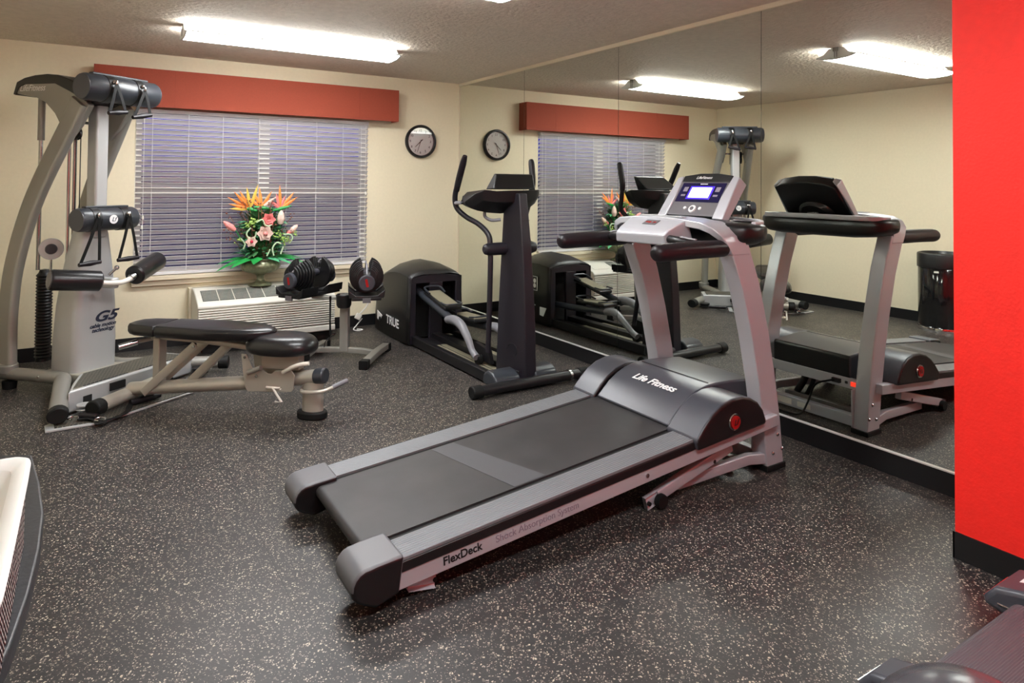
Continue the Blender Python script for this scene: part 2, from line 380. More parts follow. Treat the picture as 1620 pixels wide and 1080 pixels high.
# horizontal blind
bl = thing('window_blind', 'wide white slatted blind half closed over the window', 'blind', (-2.0, -.02, WZ0))
bx0, bx1, by = -2.985, -1.015, -.018
sp = .0437; n_sl = 30
b = B(); ti = R(-42)
for i in range(n_sl):
    z = .655 + i * sp; pts = []
    ring0, ring1 = [], []
    for k in range(5):                                   # slightly crowned slat
        q = (k / 4 - .5) * .050; crown = .0022 * (1 - (2 * (k / 4 - .5)) ** 2)
        pts.append((by + q * cos(ti) - crown * sin(ti), z + q * sin(ti) + crown * cos(ti)))
    prof = pts + [(p[0] + .0008 * sin(ti), p[1] - .0022) for p in pts[::-1]]
    b.prism(prof, 'x', bx0, bx1)
obj('slats', b, 'vinyl', bl, world=True)
obj('headrail', B().bx(bx0, bx1, by - .03, by + .03, 1.945, 1.978), 'vinyl', bl, world=True, bev=.003)
obj('bottom_rail', B().bx(bx0, bx1, by - .022, by + .022, .606, .628), 'vinyl', bl, world=True, bev=.004)
for x in (-2.93, -2.87, -2.60, -2.33, -2.03, -1.79, -1.52, -1.27, -1.09, -1.045):
    obj('ladder_cord', B().tube([(x, by - .026, .62), (x, by - .026, 1.95)], .0018, 6), 'cord', bl, world=True)
for x, z in ((-2.935, 1.02), (-2.928, 1.10), (-1.04, 1.30)):
    obj('cord_tassel', B().lathe([(.003, 0), (.007, -.008), (.009, -.03), (.0001, -.032)], (x, by - .032, z), 10), 'white_p', bl, world=True)

# cornice box over the window
va = thing('window_valance', 'rust orange upholstered valance box over the window', 'valance', (-2.02, 0, 1.985))
b = B(); b.bx(-3.29, -.752, -.155, -.135, 1.985, 2.292).bx(-3.29, -3.272, -.135, -.0, 1.985, 2.292).bx(-.77, -.752, -.135, -.0, 1.985, 2.292).bx(-3.29, -.752, -.135, -.0, 2.278, 2.292)
obj('fabric_box', b, 'valance', va, world=True, bev=.006)
for x in (-2.72, -1.15): obj('seam', B().bx(x - .0012, x + .0012, -.1562, -.1548, 1.99, 2.288), mat('dark_rust_thread', (.26, .04, .02), .8), va, world=True)

# wall clock
ck = thing('wall_clock', 'round black rimmed wall clock with white face', 'clock', (-.452, -.0, 1.81))
b = B(); b.lathe([(.15, -.001), (.168, -.004), (.17, -.03), (.160, -.044), (.148, -.046), (.143, -.03), (.143, -.012)], (0, 0, 0), 48, 'y', cap=False)
obj('rim', b, 'black', ck)
obj('face', B().lathe([(.0001, -.010), (.145, -.010), (.145, -.006), (.0001, -.006)], (0, 0, 0), 48, 'y'), 'clockface', ck)
for k in range(1, 13):
    a = R(90 - 30 * k)
    text('numeral', str(k), .034, frame3((.112 * cos(a), -.0115, .112 * sin(a)), (1, 0, 0), (0, 0, 1)), 'black', ck, world=False)
def hand(ang, l, wd, nm, tail=.02):
    a = R(90 - ang); d = Vector((cos(a), 0, sin(a))); n = Vector((-sin(a), 0, cos(a))); b = B()
    pts = [d * -tail + n * wd, d * l * .9 + n * wd * .6, d * l, d * l * .9 - n * wd * .6, d * -tail - n * wd]
    b.loft([[p + Vector((0, -.014, 0)) for p in pts], [p + Vector((0, -.016, 0)) for p in pts]]); obj(nm, b, 'black', ck)
hand(226, .085, .004, 'hour_hand', .034); hand(198, .118, .0028, 'minute_hand')
obj('glass', B().lathe([(.0001, -.034), (.143, -.034), (.143, -.032), (.0001, -.032)], (0, 0, 0), 40, 'y'), 'glass', ck)

# fluorescent wrap-around ceiling lights
def ceiling_light(xc, yc, label):
    t = thing('ceiling_light', label, 'ceiling light', (xc, yc, H), 0, 'fluorescent ceiling lights'); L_ = .76; hw = .160
    b = B(); b.bx(-L_ + .01, L_ - .01, -.045, .045, -.050, 0); obj('channel', b, 'lampmetal', t)
    prof = [(-hw, -.062), (-hw * .8, -.074), (-hw * .5, -.083), (0, -.087), (hw * .5, -.083), (hw * .8, -.074), (hw, -.062), (.05, -.052), (-.05, -.052)]
    b = B(); b.prism(prof, 'x', -L_ + .012, L_ - .012); obj('lens', b, 'lens', t)
    for s in (-1, 1):
        ep = [(p[0] * 1.03, p[1] - (.003 if p[1] < -.05 else 0)) for p in prof[:7]] + [(.10, -.045), (.06, -.004), (-.06, -.004), (-.10, -.045)]
        b = B(); b.prism(ep, 'x', s * (L_ - .012), s * L_); e = obj('end_cap', b, 'lampmetal', t)
        obj('bracket', B().bx(s * L_, s * (L_ + .006), -.02, .02, -.03, -.0).bx(s * L_, s * (L_ + .004), -.012, -.008, -.075, -.02).bx(s * L_, s * (L_ + .004), .008, .012, -.075, -.02), 'steel', e, world=False)
    b = B()
    for s in (-1, 1): b.bx(-L_ + .01, L_ - .01, s * hw - .003, s * hw + .003, -.066, -.058)
    obj('edge_rail', b, 'lampmetal', t)
    return t
ceiling_light(-2.03, -1.27, 'long white fluorescent ceiling light nearest the window')
ceiling_light(-2.20, -3.33, 'fluorescent ceiling light above the treadmill, seen in the mirror')
ceiling_light(-2.20, -5.75, 'added fluorescent fill light above the camera, out of view')  # unseen fixture added to give the room more light
# ================================================================== TREADMILL
zt = lambda x: .158 + (x + 2.40) * .087            # top of the side rails, deck raised towards the front
tm = thing('treadmill', 'silver and black treadmill in the middle facing the mirror wall, screen lit', 'treadmill', (-1.5, -3.79, 0))
YC = -3.785
def tobj(n, b, m, p=None, **k): return obj(n, b, m, p or tm, world=True, **k)
# belt with rollers' roundings, printed band
b = B(); x0, x1 = -2.50, -.95
prof = [(x1, zt(x1) - .004), (x0 + .03, zt(x0 + .03) - .004)] + [(x0 + .026 + .024 * cos(R(a)), zt(x0) - .026 + .024 * sin(R(a))) for a in range(100, 271, 17)] + [(x1, zt(x1) - .055)]
b.prism(prof, 'y', -4.052, -3.520); belt = tobj('running_belt', b, 'belt', ang=50)
b = B(); xa, xb = -2.10, -1.94                       # diagonal pale print across the belt
q = [(-1.98, -3.525), (-1.87, -3.525), (-1.72, -4.047), (-1.87, -4.047)]
b.loft([[(x, y, zt(x) - .0035) for x, y in q], [(x, y, zt(x) - .0028) for x, y in q]]); tobj('belt_band', b, 'beltmark', belt, smooth=False)
b = B(); b.prism([(-2.46, zt(-2.46) - .012), (-.6, zt(-.6) - .012), (-.6, zt(-.6) - .07), (-2.46, zt(-2.46) - .07)], 'y', -4.085, -4.05).prism([(-2.46, zt(-2.46) - .012), (-.6, zt(-.6) - .012), (-.6, zt(-.6) - .07), (-2.46, zt(-2.46) - .07)], 'y', -3.52, -3.495)
tobj('deck', b, 'dark')
def side(y0, y1, out):                              # y1 is the outer edge
    b = B(); xs, xe = -2.42, -1.0
    lo = min(y0, y1); hi = max(y0, y1)
    b.prism([(xs, zt(xs)), (xe, zt(xe)), (xe, zt(xe) - .012), (xs, zt(xs) - .012)], 'y', lo, hi); tobj('side_rail', b, 'deckgrey', bev=.003)
    b = B(); e = y1; d = .012 * out
    b.prism([(xs, zt(xs) - .010), (xe + .1, zt(xe + .1) - .010), (xe + .1, zt(xe + .1) - .045), (xs, zt(xs) - .045)], 'y', y0, e + d * .4); tobj('rail_skirt', b, 'black', bev=.004)
    b = B(); xf = -.46
    b.prism([(xs + .005, zt(xs) - .036), (xf, zt(xf) - .045), (xf, zt(xf) - .098), (xs - .018, zt(xs) - .103)], 'y', e - .045 * out, e); f = tobj('side_frame', b, 'silver_t', bev=.003)
    b = B()
    for x in (-1.32,): b.lathe([(.009, 0), (.009, .004), (.0001, .006)], (0, 0, 0), 10, 'y').xform(Matrix.Translation((x, e if out > 0 else e - .004, zt(x) - .07)))
    tobj('bolt', b, 'steel', f)
    # rear end cap, grey on top and black at the side
    b = B(); a0, a1 = (-4.222, -4.045) if out < 0 else (-3.530, -3.358)
    pr = [(-2.405, .172), (-2.50, .165)] + [(-2.525 + .058 * cos(R(a)), .104 + .058 * sin(R(a))) for a in range(85, 251, 20)] + [(-2.50, .028), (-2.42, .052)]
    b.prism(pr, 'y', a0, a1)
    b.bm.faces.ensure_lookup_table(); b.bm.normal_update()
    bmesh.ops.recalc_face_normals(b.bm, faces=b.bm.faces)
    for f_ in b.bm.faces:
        f_.material_index = 1 if (abs(f_.normal.y) > .7 or f_.normal.z < -.25) else 0
    tobj('end_cap', b, ['cap', 'black'], bev=.012)
    # front fender, a half dome
    b = B(); fp = [(-1.05, zt(-1.05) + .002), (-1.0, .330), (-.95, .372), (-.89, .403), (-.82, .420), (-.75, .420), (-.69, .405), (-.64, .378), (-.60, .335), (-.58, .29), (-.58, zt(-.58) - .05), (-1.04, zt(-1.04) - .045)]
    a0, a1 = (-4.235, -4.045) if out < 0 else (-3.525, -3.345)
    b.prism(fp, 'y', a0, a1); bmesh.ops.recalc_face_normals(b.bm, faces=b.bm.faces)
    for f_ in b.bm.faces: f_.material_index = 1 if abs(f_.normal.y) > .7 else 0
    fo = tobj('hood_fender', b, ['hood', 'black'], bev=.012)
    yb = -4.236 if out < 0 else -3.344
    b = B(); b.lathe([(.0001, 0), (.036, 0), (.038, .004), (.036, .008), (.0001, .008)], (0, 0, 0), 28, 'y').xform(Matrix.Translation((-.81, yb - (.006 if out < 0 else .002), .318)))
    bd = tobj('emblem', b, 'chrome', fo)
    b = B(); b.lathe([(.0001, 0), (.030, 0), (.028, .004), (.0001, .005)], (0, 0, 0), 28, 'y').xform(Matrix.Translation((-.81, yb - (.010 if out < 0 else -.004), .318)))
    tobj('emblem_face', b, 'redp', fo)
    if out < 0: text('emblem_letter', 'Lf', .036, frame3((-.81, yb - .0115, .318), (1, 0, .05), (0, 0, 1)), 'black', fo, shear=.3)
    # underframe: base arm and lift arm with wheel
    y = -4.150 if out < 0 else -3.430
    b = B(); b.sweep([(-.47, y, .057), (-.60, y + .01 * -out, .075), (-1.05, y + .04 * -out, .050)], rrect(.035, .05, .006), smooth=0); tobj('base_arm', b, 'silver_t')
    b = B(); b.sweep([(-.74, y, .170), (-1.21, y, .050)], rrect(.034, .050, .006)); b.sweep([(-1.19, y, .052), (-1.275, y, .030)], rrect(.014, .054, .018))
    la = tobj('lift_arm', b, 'silver_t')
    b = B(); b.lathe([(.0001, -.014), (.028, -.014), (.030, -.006), (.030, .006), (.028, .014), (.0001, .014)], (-1.205, y + .026 * out, .036), 20, 'y'); tobj('wheel', b, 'rubber', la)
    b = B(); b.lathe([(.0001, -.018), (.009, -.018), (.009, .018), (.0001, .018)], (-1.262, y, .032), 12, 'y'); tobj('pin', b, 'rubber', la)
    tobj('pin', B().lathe([(.0001, -.018), (.009, -.018), (.009, .018), (.0001, .018)], (-.86, y, .126), 12, 'y'), 'rubber', la)
    if out < 0:
        b = B(); b.sweep([(-2.37, -4.17, .045), (-2.27, -4.17, .028)], rrect(.006, .045, .018)); tb = tobj('foot_tab', b, 'silver_t')
        tobj('tab_hole', B().lathe([(.0001, -.006), (.008, -.006), (.008, .006), (.0001, .006)], (-2.272, -4.17, .028), 12, 'y'), 'dark', tb)
side(-4.085, -4.21, -1); side(-3.495, -3.37, 1)
# central hood
b = B(); hp = [(-1.035, zt(-1.035) + .004), (-1.00, .312), (-.955, .352), (-.90, .385), (-.84, .410), (-.77, .424), (-.70, .428), (-.60, .424), (-.50, .416), (-.435, .410), (-.425, .400), (-.425, .305), (-.435, .235), (-.9, .20)]
b.prism(hp, 'y', -4.043, -3.533); bmesh.ops.recalc_face_normals(b.bm, faces=b.bm.faces)
for f_ in b.bm.faces: f_.material_index = 1 if f_.normal.x > .7 else 0
ho = tobj('motor_hood', b, ['hood', 'black'], bev=.01)
b = B(); b.bx(-.74, -.735, -4.02, -3.56, .4275, .4292); tobj('hood_seam', b, 'dark', ho)
text('side_lettering', 'FlexDeck', .040, frame3((-2.185, -4.2106, zt(-2.185) - .069), (1, 0, .087), (0, 0, 1)), 'black', tm, bold=.0008)
text('side_lettering', 'Shock Absorption System', .036, frame3((-1.865, -4.2106, zt(-1.865) - .069), (1, 0, .087), (0, 0, 1)), 'greyprint', tm)
text('hood_lettering', 'Life Fitness', .056, frame3((-.885, -3.80, .397), (0, -1, 0), (.87, 0, .46)), 'white', ho, shear=.35, bold=.0012, sx=1.15)
b = B(); b.bx(-.445, -.425, -4.15, -3.43, .225, .285); fr = tobj('front_frame', b, 'silver_t', bev=.002)
tobj('power_switch', B().bx(-.4255, -.417, -4.085, -4.05, .243, .268), 'redlit', fr, bev=.002)
tobj('power_socket', B().bx(-.4255, -.405, -3.99, -3.94, .245, .270).bx(-.4255, -.418, -4.03, -4.015, .25, .265), 'black', fr, bev=.002)
b = B(); b.bx(-.475, -.43, -4.10, -3.47, .012, .075); bf = tobj('front_crossbar', b, 'silver_t', bev=.004)
tobj('rating_label', B().bx(-.4301, -.4292, -3.66, -3.56, .025, .062).bx(-.4301, -.4292, -3.79, -3.70, .028, .058), 'white_p', bf)
b = B(); b.bx(-.62, -.585, -4.05, -3.50, .03, .06); tobj('rear_crossbar', b, 'pewter', bev=.004)
b = B(); b.tube([(-.60, -3.58, .06), (-.66, -3.60, .15), (-.62, -3.62, .24)], .022, 12, smooth=4); b.tube([(-.60, -3.65, .06), (-.66, -3.66, .15), (-.62, -3.67, .24)], .014, 10, smooth=4); tobj('lift_motor', b, 'black')
b = B(); b.tube([(-.42, -3.965, .258), (-.39, -3.93, .25), (-.40, -3.84, .20), (-.42, -3.78, .08), (-.37, -3.76, .010), (-.33, -3.68, .008), (-.36, -3.55, .008)], .006, 8, smooth=6)
tobj('power_cord', b, 'rubber')
# uprights
def upright(out):
    yo = -4.175 if out < 0 else -3.405; yi = yo - out * .085
    pts = [(-.432, .020), (-.455, .22), (-.495, .45), (-.548, .68), (-.612, .90), (-.69, 1.085)]
    rings = []
    for i, (x, z) in enumerate(pts):
        h = .062; t = Vector((pts[min(i + 1, 5)][0] - pts[max(i - 1, 0)][0], pts[min(i + 1, 5)][1] - pts[max(i - 1, 0)][1])).normalized()
        if i == 0: t = Vector((0, 1))
        n = Vector((t.y, -t.x)); A = (x - n.x * h, z - n.y * h); C = (x + n.x * h, z + n.y * h)
        rings.append([(A[0], yo, A[1]), (C[0], yo, C[1]), (C[0], yi, C[1]), (A[0], yi, A[1])])
    b = B(); b.loft(rings); u = tobj('upright', b, 'silver_t', bev=.006, ang=50)
    b = B(); b.bx(-.502, -.362, min(yo, yi) - .008, max(yo, yi) + .008, 0, .028); tobj('foot_pad', b, 'rubber', u, bev=.004)
    for (x, z) in ((-.42, .17), (-.385, .095), (-.455, .085)):
        b = B(); b.lathe([(.0095, 0), (.0095, .004), (.006, .008), (.0001, .009)], (0, 0, 0), 10, 'y')
        b.xform(Matrix.Translation((x, yo, z)) @ (Matrix.Rotation(pi, 4, 'X') if out < 0 else Matrix.Identity(4))); tobj('bolt', b, 'steel', u)
    b = B(); b.bx(-.502 + .0, -.362, yi - .004, yi + .004, .03, .24); tobj('bracket', b, 'silver_t', u, bev=.002)
    # foam handrail
    yh = -4.135 if out < 0 else -3.44
    b = B(); b.tube([(-1.215, yh, 1.083), (-1.205, yh, 1.085), (-1.17, yh, 1.088), (-1.0, yh, 1.092), (-.80, yh, 1.092), (-.765, yh, 1.092)], [.018, .033, .040, .041, .041, .038], 20, smooth=3)
    hr = tobj('foam_handrail', b, 'foam')
    b = B(); b.tube([(-.78, yh, 1.092), (-.66, yh, 1.10)], .028, 16); tobj('rail_collar', b, 'black', hr)
    # short grip with steel pulse sensor
    yg = -4.0 if out < 0 else -3.57
    b = B(); b.tube([(-.93, YC + (yg - YC) * .72, 1.128), (-.93, yg, 1.123), (-.90, yg + out * .07, 1.112), (-.84, yh - out * .03, 1.105)], [.02, .021, .021, .02], 14, smooth=4); gp = tobj('pulse_grip', b, 'black')
    b = B(); b.sweep([(-.925, yg + out * .015, 1.143), (-.895, yg + out * .085, 1.132)], rrect(.022, .006, .002)); tobj('pulse_sensor', b, 'silver_t', gp)
upright(-1); upright(1)
# console shell (black tray) with cup wells
b = B(); st = [(-4.205, -.615, .10, 1.165, .045), (-4.185, -.605, .19, 1.16, .085), (-4.12, -.595, .27, 1.153, .115), (-4.02, -.590, .31, 1.150, .125), (-3.785, -.585, .32, 1.150, .125)]
st = st + [(2 * YC - y, x, w_, z, h_) for y, x, w_, z, h_ in st[-2::-1]]
rings = []
for y, x, w_, z, h_ in st:
    ring = []
    for k in range(24):
        a = 2 * pi * k / 24; ca = math.copysign(abs(cos(a)) ** .55, cos(a)); sa = math.copysign(abs(sin(a)) ** .55, sin(a))
        ring.append((x + w_ / 2 * ca, y, z + h_ / 2 * sa))
    rings.append(ring)
b.loft(rings); sh = tobj('console_tray', b, 'black', ang=60)
for y in (-4.085, 2 * YC + 4.085):
    b = B(); b.lathe([(.050, .0), (.056, .004), (.052, .006), (.046, .002)], (-.555, y, 1.212), 28, cap=False); tobj('cup_rim', b, 'dispg', sh)
    b = B(); b.lathe([(.0001, .0), (.047, .0), (.047, .0035), (.0001, .0035)], (-.555, y, 1.211), 28); tobj('cup_well', b, 'dark', sh)
b = B(); b.sweep([(-.60, -4.175, 1.200), (-.52, -4.16, 1.203), (-.455, -4.08, 1.206), (-.430, -3.95, 1.208), (-.425, YC, 1.209), (-.430, 2 * YC + 3.95, 1.208), (-.455, 2 * YC + 4.08, 1.206), (-.52, 2 * YC + 4.16, 1.203), (-.60, 2 * YC + 4.175, 1.200)], rrect(.022, .030, .006), smooth=3); tobj('tray_trim', b, 'silver_t', sh)
# silver arch running from upright to upright over the tray
half = [(-.697, -4.178, 1.060, .124, 0), (-.722, -4.176, 1.105, .128, 8), (-.750, -4.165, 1.150, .140, 25), (-.772, -4.13, 1.188, .150, 50), (-.782, -4.07, 1.212, .160, 75), (-.780, -3.95, 1.224, .172, 88), (-.775, YC, 1.229, .180, 90)]
stn = half + [(x, 2 * YC - y, z, w_, 180 - a) for x, y, z, w_, a in half[-2::-1]]
rings = []
for x, y, z, w_, a in stn:
    n = Vector((0, -cos(R(a)), sin(R(a)))); c = Vector((x + .01, y, z)); d = Vector((1, 0, 0)) * (w_ / 2); q = c - n * .035
    rings.append([c - d, c + d, q + d, q - d])
b = B(); b.loft(rings); tobj('console_arch', b, 'silver_t', bev=.005, ang=60)
# sloping silver centre piece with the start keys
b = B()
for yy in (0,):
    s0 = [(-.84, -3.985, 1.222), (-.84, -3.585, 1.222)]; s1 = [(-.945, -3.955, 1.172), (-.945, -3.615, 1.172)]; s2 = [(-.968, -3.945, 1.145), (-.968, -3.60, 1.140)]; s3 = [(-.955, -3.945, 1.095), (-.955, -3.59, 1.090)]; s4 = [(-.80, -3.985, 1.10), (-.80, -3.585, 1.10)]
b.loft([[p[0] for p in (s0, s1, s2, s3, s4)], [p[1] for p in (s0, s1, s2, s3, s4)]]); cpiece = tobj('centre_panel', b, 'silver_t', bev=.008, ang=50)
b = B(); fr_ = frame3((-.892, YC, 1.1985), (0, -1, 0), (.1, 0, .05))
b.box((0, 0, .0012), (.09, .045, .002)); b.xform(fr_); tobj('key_panel', b, 'dispg', cpiece)
text('key_logo', 'stop  go', .022, frame3((-.892, YC, 1.2012), (0, -1, 0), (.1, 0, .05)), 'redp', cpiece, bold=.001)
b = B(); b.box((0, 0, .002), (.30, .03, .004)); b.xform(frame3((-.815, YC, 1.2285), (0, -1, 0), (1, 0, 0))); tobj('reading_ledge', b, 'silver', cpiece, bev=.002)
# display head
DF = frame3((-.60, -3.765, 1.225), (0, -1, 0), (.155, 0, .215))
HD = .265
b = B(); outline = [(-.222, 0), (.222, 0), (.212, HD - .02), (.15, HD + .004), (.05, HD + .018), (-.05, HD + .018), (-.15, HD + .004), (-.212, HD - .02)]
b.loft([[(x, y, 0) for x, y in outline], [(x * .97, y, -.045 if y < .1 else -.075) for x, y in outline]]); 
bmesh.ops.recalc_face_normals(b.bm, faces=b.bm.faces)
for f_ in b.bm.faces: f_.material_index = 1 if f_.normal.z < .5 else 0
b.xform(DF); dh = tobj('display_head', b, ['dispg', 'black'], bev=.008)
for s in (-1, 1):
    b = B(); b.loft([[(s * .162, -.012, .006), (s * .228, -.012, .003), (s * .232, -.012, -.040), (s * .162, -.012, -.02)], [(s * .158, .12, .009), (s * .222, .12, .005), (s * .226, .12, -.05), (s * .158, .12, -.03)], [(s * .172, HD - .004, .007), (s * .214, HD - .012, .003), (s * .214, HD - .012, -.066), (s * .172, HD - .004, -.03)]]); b.xform(DF); tobj('side_cheek', b, 'silver_t', dh, bev=.006)
b = B(); b.loft([[(-.170, HD - .045, .0015), (.170, HD - .045, .0015), (.168, HD - .002, .004), (.06, HD + .014, .004), (-.06, HD + .014, .004), (-.168, HD - .002, .004)], [(-.170, HD - .045, -.02), (.170, HD - .045, -.02), (.168, HD - .002, -.02), (.06, HD + .014, -.02), (-.06, HD + .014, -.02), (-.168, HD - .002, -.02)]]); b.xform(DF); tobj('visor', b, 'black', dh, bev=.003)
text('visor_lettering', 'LifeFitness', .026, DF @ Matrix.Translation((-.02, HD - .016, .0045)), 'white', dh, shear=.3)
def dpart(n, cx, cy, w_, h_, m, z0=0, z1=.003):
    b = B(); b.box((cx, cy, (z0 + z1) / 2), (w_, h_, z1 - z0)); b.xform(DF); return tobj(n, b, m, dh, smooth=False)
dpart('display_window', 0, .152, .30, .125, 'disp', 0, .0025)
dpart('backlight', 0, .150, .165, .085, 'glow', .0025, .0032)
dpart('lcd_screen', 0, .150, .140, .066, 'screen', .0032, .0042)
for s in (-1, 1):
    for yy, h_ in ((.172, .03), (.132, .012)): dpart('readout_print', s * .112, yy, .03, h_, 'greyprint', .0026, .0032)
dpart('lettering_bar', -.0, .207, .05, .004, 'white', .0026, .0032)
for x, y, r_, mm in ((0, .045, .024, 'white'), (-.052, .048, .010, 'white'), (.052, .048, .010, 'white')):
    b = B(); b.lathe([(.0001, .0), (r_, .0), (r_ * .9, .006), (.0001, .006)], (0, 0, 0), 24); b.xform(DF @ Matrix.Translation((x, y, 0))); tobj('button', b, mm, dh)
b = B(); b.lathe([(.0001, .0), (.013, .0), (.011, .009), (.0001, .009)], (0, 0, 0), 20); b.xform(DF @ Matrix.Translation((0, .045, 0))); tobj('button', b, 'dispg', dh)
b = B(); b.loft([[(.12 * cos(R(a)), .03 + .10 * sin(R(a)), -.055 + .012 * (a < 1 or a > 179)) for a in range(0, 181, 15)], [(.10 * cos(R(a)), .03 + .085 * sin(R(a)), -.085) for a in range(0, 181, 15)]]); b.xform(DF); tobj('rear_hump', b, 'black', dh, ang=60)
text('rear_lettering', 'LifeFitness', .018, frame3(DF @ Vector((0, .06, -.0858)), DF.to_3x3() @ Vector((-1, 0, 0)), DF.to_3x3() @ Vector((0, 1, 0))), 'white', dh, shear=.3)

# ================================================================== ELLIPTICAL TRAINER
el = thing('elliptical_trainer', 'black elliptical trainer standing against the mirror, arms raised', 'elliptical trainer', (-.75, -1.4, 0))
def eobj(n, b, m, p=None, **k): return obj(n, b, m, p or el, world=True, **k)
XC = -.735
# rear housing
b = B(); stat = [(-1.005, .585, .600, .252), (-.93, .600, .640, .258), (-.80, .615, .685, .262), (-.66, .612, .695, .262), (-.50, .590, .672, .260), (-.36, .545, .620, .256), (-.26, .470, .540, .252), (-.19, .33, .38, .245), (-.17, .09, .12, .235)]
rings = []
for y, zs, zc, hw in stat:
    x0, x1 = XC - hw, XC + hw
    rings.append([(x0, y, .012), (x0 + .002, y, zs * .5), (x0 + .012, y, zs - .02), (x0 + .035, y, zs + .002), (XC - .13, y, (zs + zc) / 2 + .012), (XC, y, zc), (XC + .13, y, (zs + zc) / 2 + .012), (x1 - .035, y, zs + .002), (x1 - .012, y, zs - .02), (x1 - .002, y, zs * .5), (x1, y, .012)])
v = b.loft(rings, cap=False, closed=False)
hs = eobj('flywheel_housing', b, mat('housing_textured_black', (.013, .0125, .012), .42), ang=28, mods=lambda o: (lambda md: setattr(md, 'thickness', .006))(o.modifiers.new('solid', 'SOLIDIFY')))
b = B()
z1 = .60
for a0, a1 in ((XC - .250, XC - .190), (XC - .062, XC + .062), (XC + .190, XC + .250)): b.bx(a0, a1, -1.00, -.97, .012, .53)
b.prism([(XC - .25, .525), (XC + .25, .525), (XC + .25, .575), (XC + .12, .592), (XC, .60), (XC - .12, .592), (XC - .25, .575)], 'y', -1.0, -.97)
eobj('housing_front', b, 'elplum', hs, bev=.006)
eobj('housing_interior', B().bx(XC - .24, XC + .24, -.80, -.785, .02, .56), 'dark', hs)
text('brand_lettering', 'TRUE', .105, frame3((XC - .2640, -.66, .150), (0, -1, -.02), (0, 0, 1)), 'white', hs, bold=.002, sx=1.15)
b = B(); b.loft([[(XC - .2640, y, z) for y, z in ((-.29, .195), (-.29, .12), (-.35, .10), (-.41, .165))], [(XC - .2585, y, z) for y, z in ((-.29, .195), (-.29, .12), (-.35, .10), (-.41, .165))]]); eobj('brand_mark', b, 'white', hs)
b = B(); b.loft([[(XC - .2665, y, z) for y, z in ((-.325, .105), (-.345, .145), (-.375, .148), (-.395, .12), (-.375, .10))], [(XC - .2640, y, z) for y, z in ((-.325, .105), (-.345, .145), (-.375, .148), (-.395, .12), (-.375, .10))]]); eobj('brand_mark_arc', b, 'black', hs)
text('brand_lettering', 'TRUE', .105, frame3((XC + .2640, -.62, .150), (0, 1, 0), (0, 0, 1)), 'white', hs, bold=.002, sx=1.15)
b = B(); b.loft([[(XC + .2640, y, z) for y, z in ((-.84, .18), (-.84, .10), (-.90, .095), (-.95, .18))], [(XC + .2590, y, z) for y, z in ((-.84, .18), (-.84, .10), (-.90, .095), (-.95, .18))]]); eobj('brand_mark', b, 'white', hs)
b = B(); b.bx(XC + .2580, XC + .2650, -.80, -.70, .33, .47); st_ = eobj('warning_label', b, 'black', hs)
b = B(); b.lathe([(.0001, 0), (.022, 0), (.022, .0014), (.0001, .0014)], (XC + .2650, -.75, .425), 20, 'x').lathe([(.0001, 0), (.022, 0), (.022, .0014), (.0001, .0014)], (XC + .2650, -.75, .378), 20, 'x').bx(XC + .2650, XC + .2662, -.80, -.79, .33, .47).bx(XC + .2650, XC + .2662, -.71, -.70, .33, .47).bx(XC + .2650, XC + .2662, -.80, -.70, .33, .335).bx(XC + .2650, XC + .2662, -.80, -.70, .465, .47); eobj('label_print', b, 'white', st_)
# base with two tracks
b = B(); b.bx(XC - .225, XC - .175, -2.42, -.98, .012, .085).bx(XC + .175, XC + .225, -2.42, -.98, .012, .085).bx(XC - .18, XC + .18, -2.40, -.98, .015, .050).bx(XC - .04, XC + .04, -2.38, -.98, .04, .095)
bs = eobj('base_frame', b, 'elblack', bev=.005)
for s in (-1, 1):
    b = B(); b.bx(XC + s * .11 - .058, XC + s * .11 + .058, -2.36, -1.30, .050, .062); tk = eobj('roller_track', b, 'tread', bs, bev=.002)
    eobj('track_groove', B().bx(XC + s * .11 - .003, XC + s * .11 + .003, -2.35, -1.31, .0615, .0628), 'dark', tk)
# front stabiliser with hub covers and caps
b = B(); b.tube([(-1.13, -2.49, .045), (-.33, -2.49, .045)], .040, 20, ry=.034); sb = eobj('stabilizer_bar', b, 'elblack')
for x in (-1.165, -.305):
    b = B(); b.tube([(x - .04, -2.49, .043), (x + .04, -2.49, .043)], .046, 20, ry=.041); eobj('rubber_end', b, 'rubber', sb, bev=.008)
b = B(); b.tube([(-.43, -2.49, .045), (-.41, -2.49, .045)], .044, 20, ry=.038); eobj('stabilizer_band', b, 'steel', sb)
for x0, x1 in ((-1.00, -.80), (-.68, -.49)):
    b = B(); b.prism([(-2.47, .02), (-2.45, .085), (-2.40, .115), (-2.33, .120), (-2.28, .09), (-2.27, .02)], 'x', x0, x1); eobj('hub_cover', b, 'bluegrey', bev=.018)
XK = XC + .028
# column
rings = []
for z, yb, yf, wb, wf in ((.045, -2.14, -2.44, .105, .045), (.5, -2.15, -2.42, .095, .042), (.95, -2.165, -2.375, .082, .037), (1.32, -2.17, -2.32, .065, .032)):
    rings.append([(XK - wb, yb, z), (XK - wb, yb - .05, z), (XK - wf, yf, z), (XK + wf, yf, z), (XK + wb, yb - .05, z), (XK + wb, yb, z)])
b = B(); b.loft(rings); pc = eobj('column', b, 'elplum', bev=.008, ang=25)
eobj('column_joint', B().bx(XK - .036, XK + .036, -2.350, -2.3455, 1.128, 1.131), 'dark', pc)
LF = frame3((XK + .0795, -2.275, .365), (.055, .228, 0), (0, 0, 1))
b = B(); b.box((0, 0, .003), (.085, .042, .006)); b.xform(LF); wl = eobj('red_label', b, 'redlit', pc, bev=.003, label='small red label')  # label given a faint red glow, though it is no lamp
text('label_lettering', '78', .034, LF @ Matrix.Translation((0, 0, .0065)), 'black', wl)
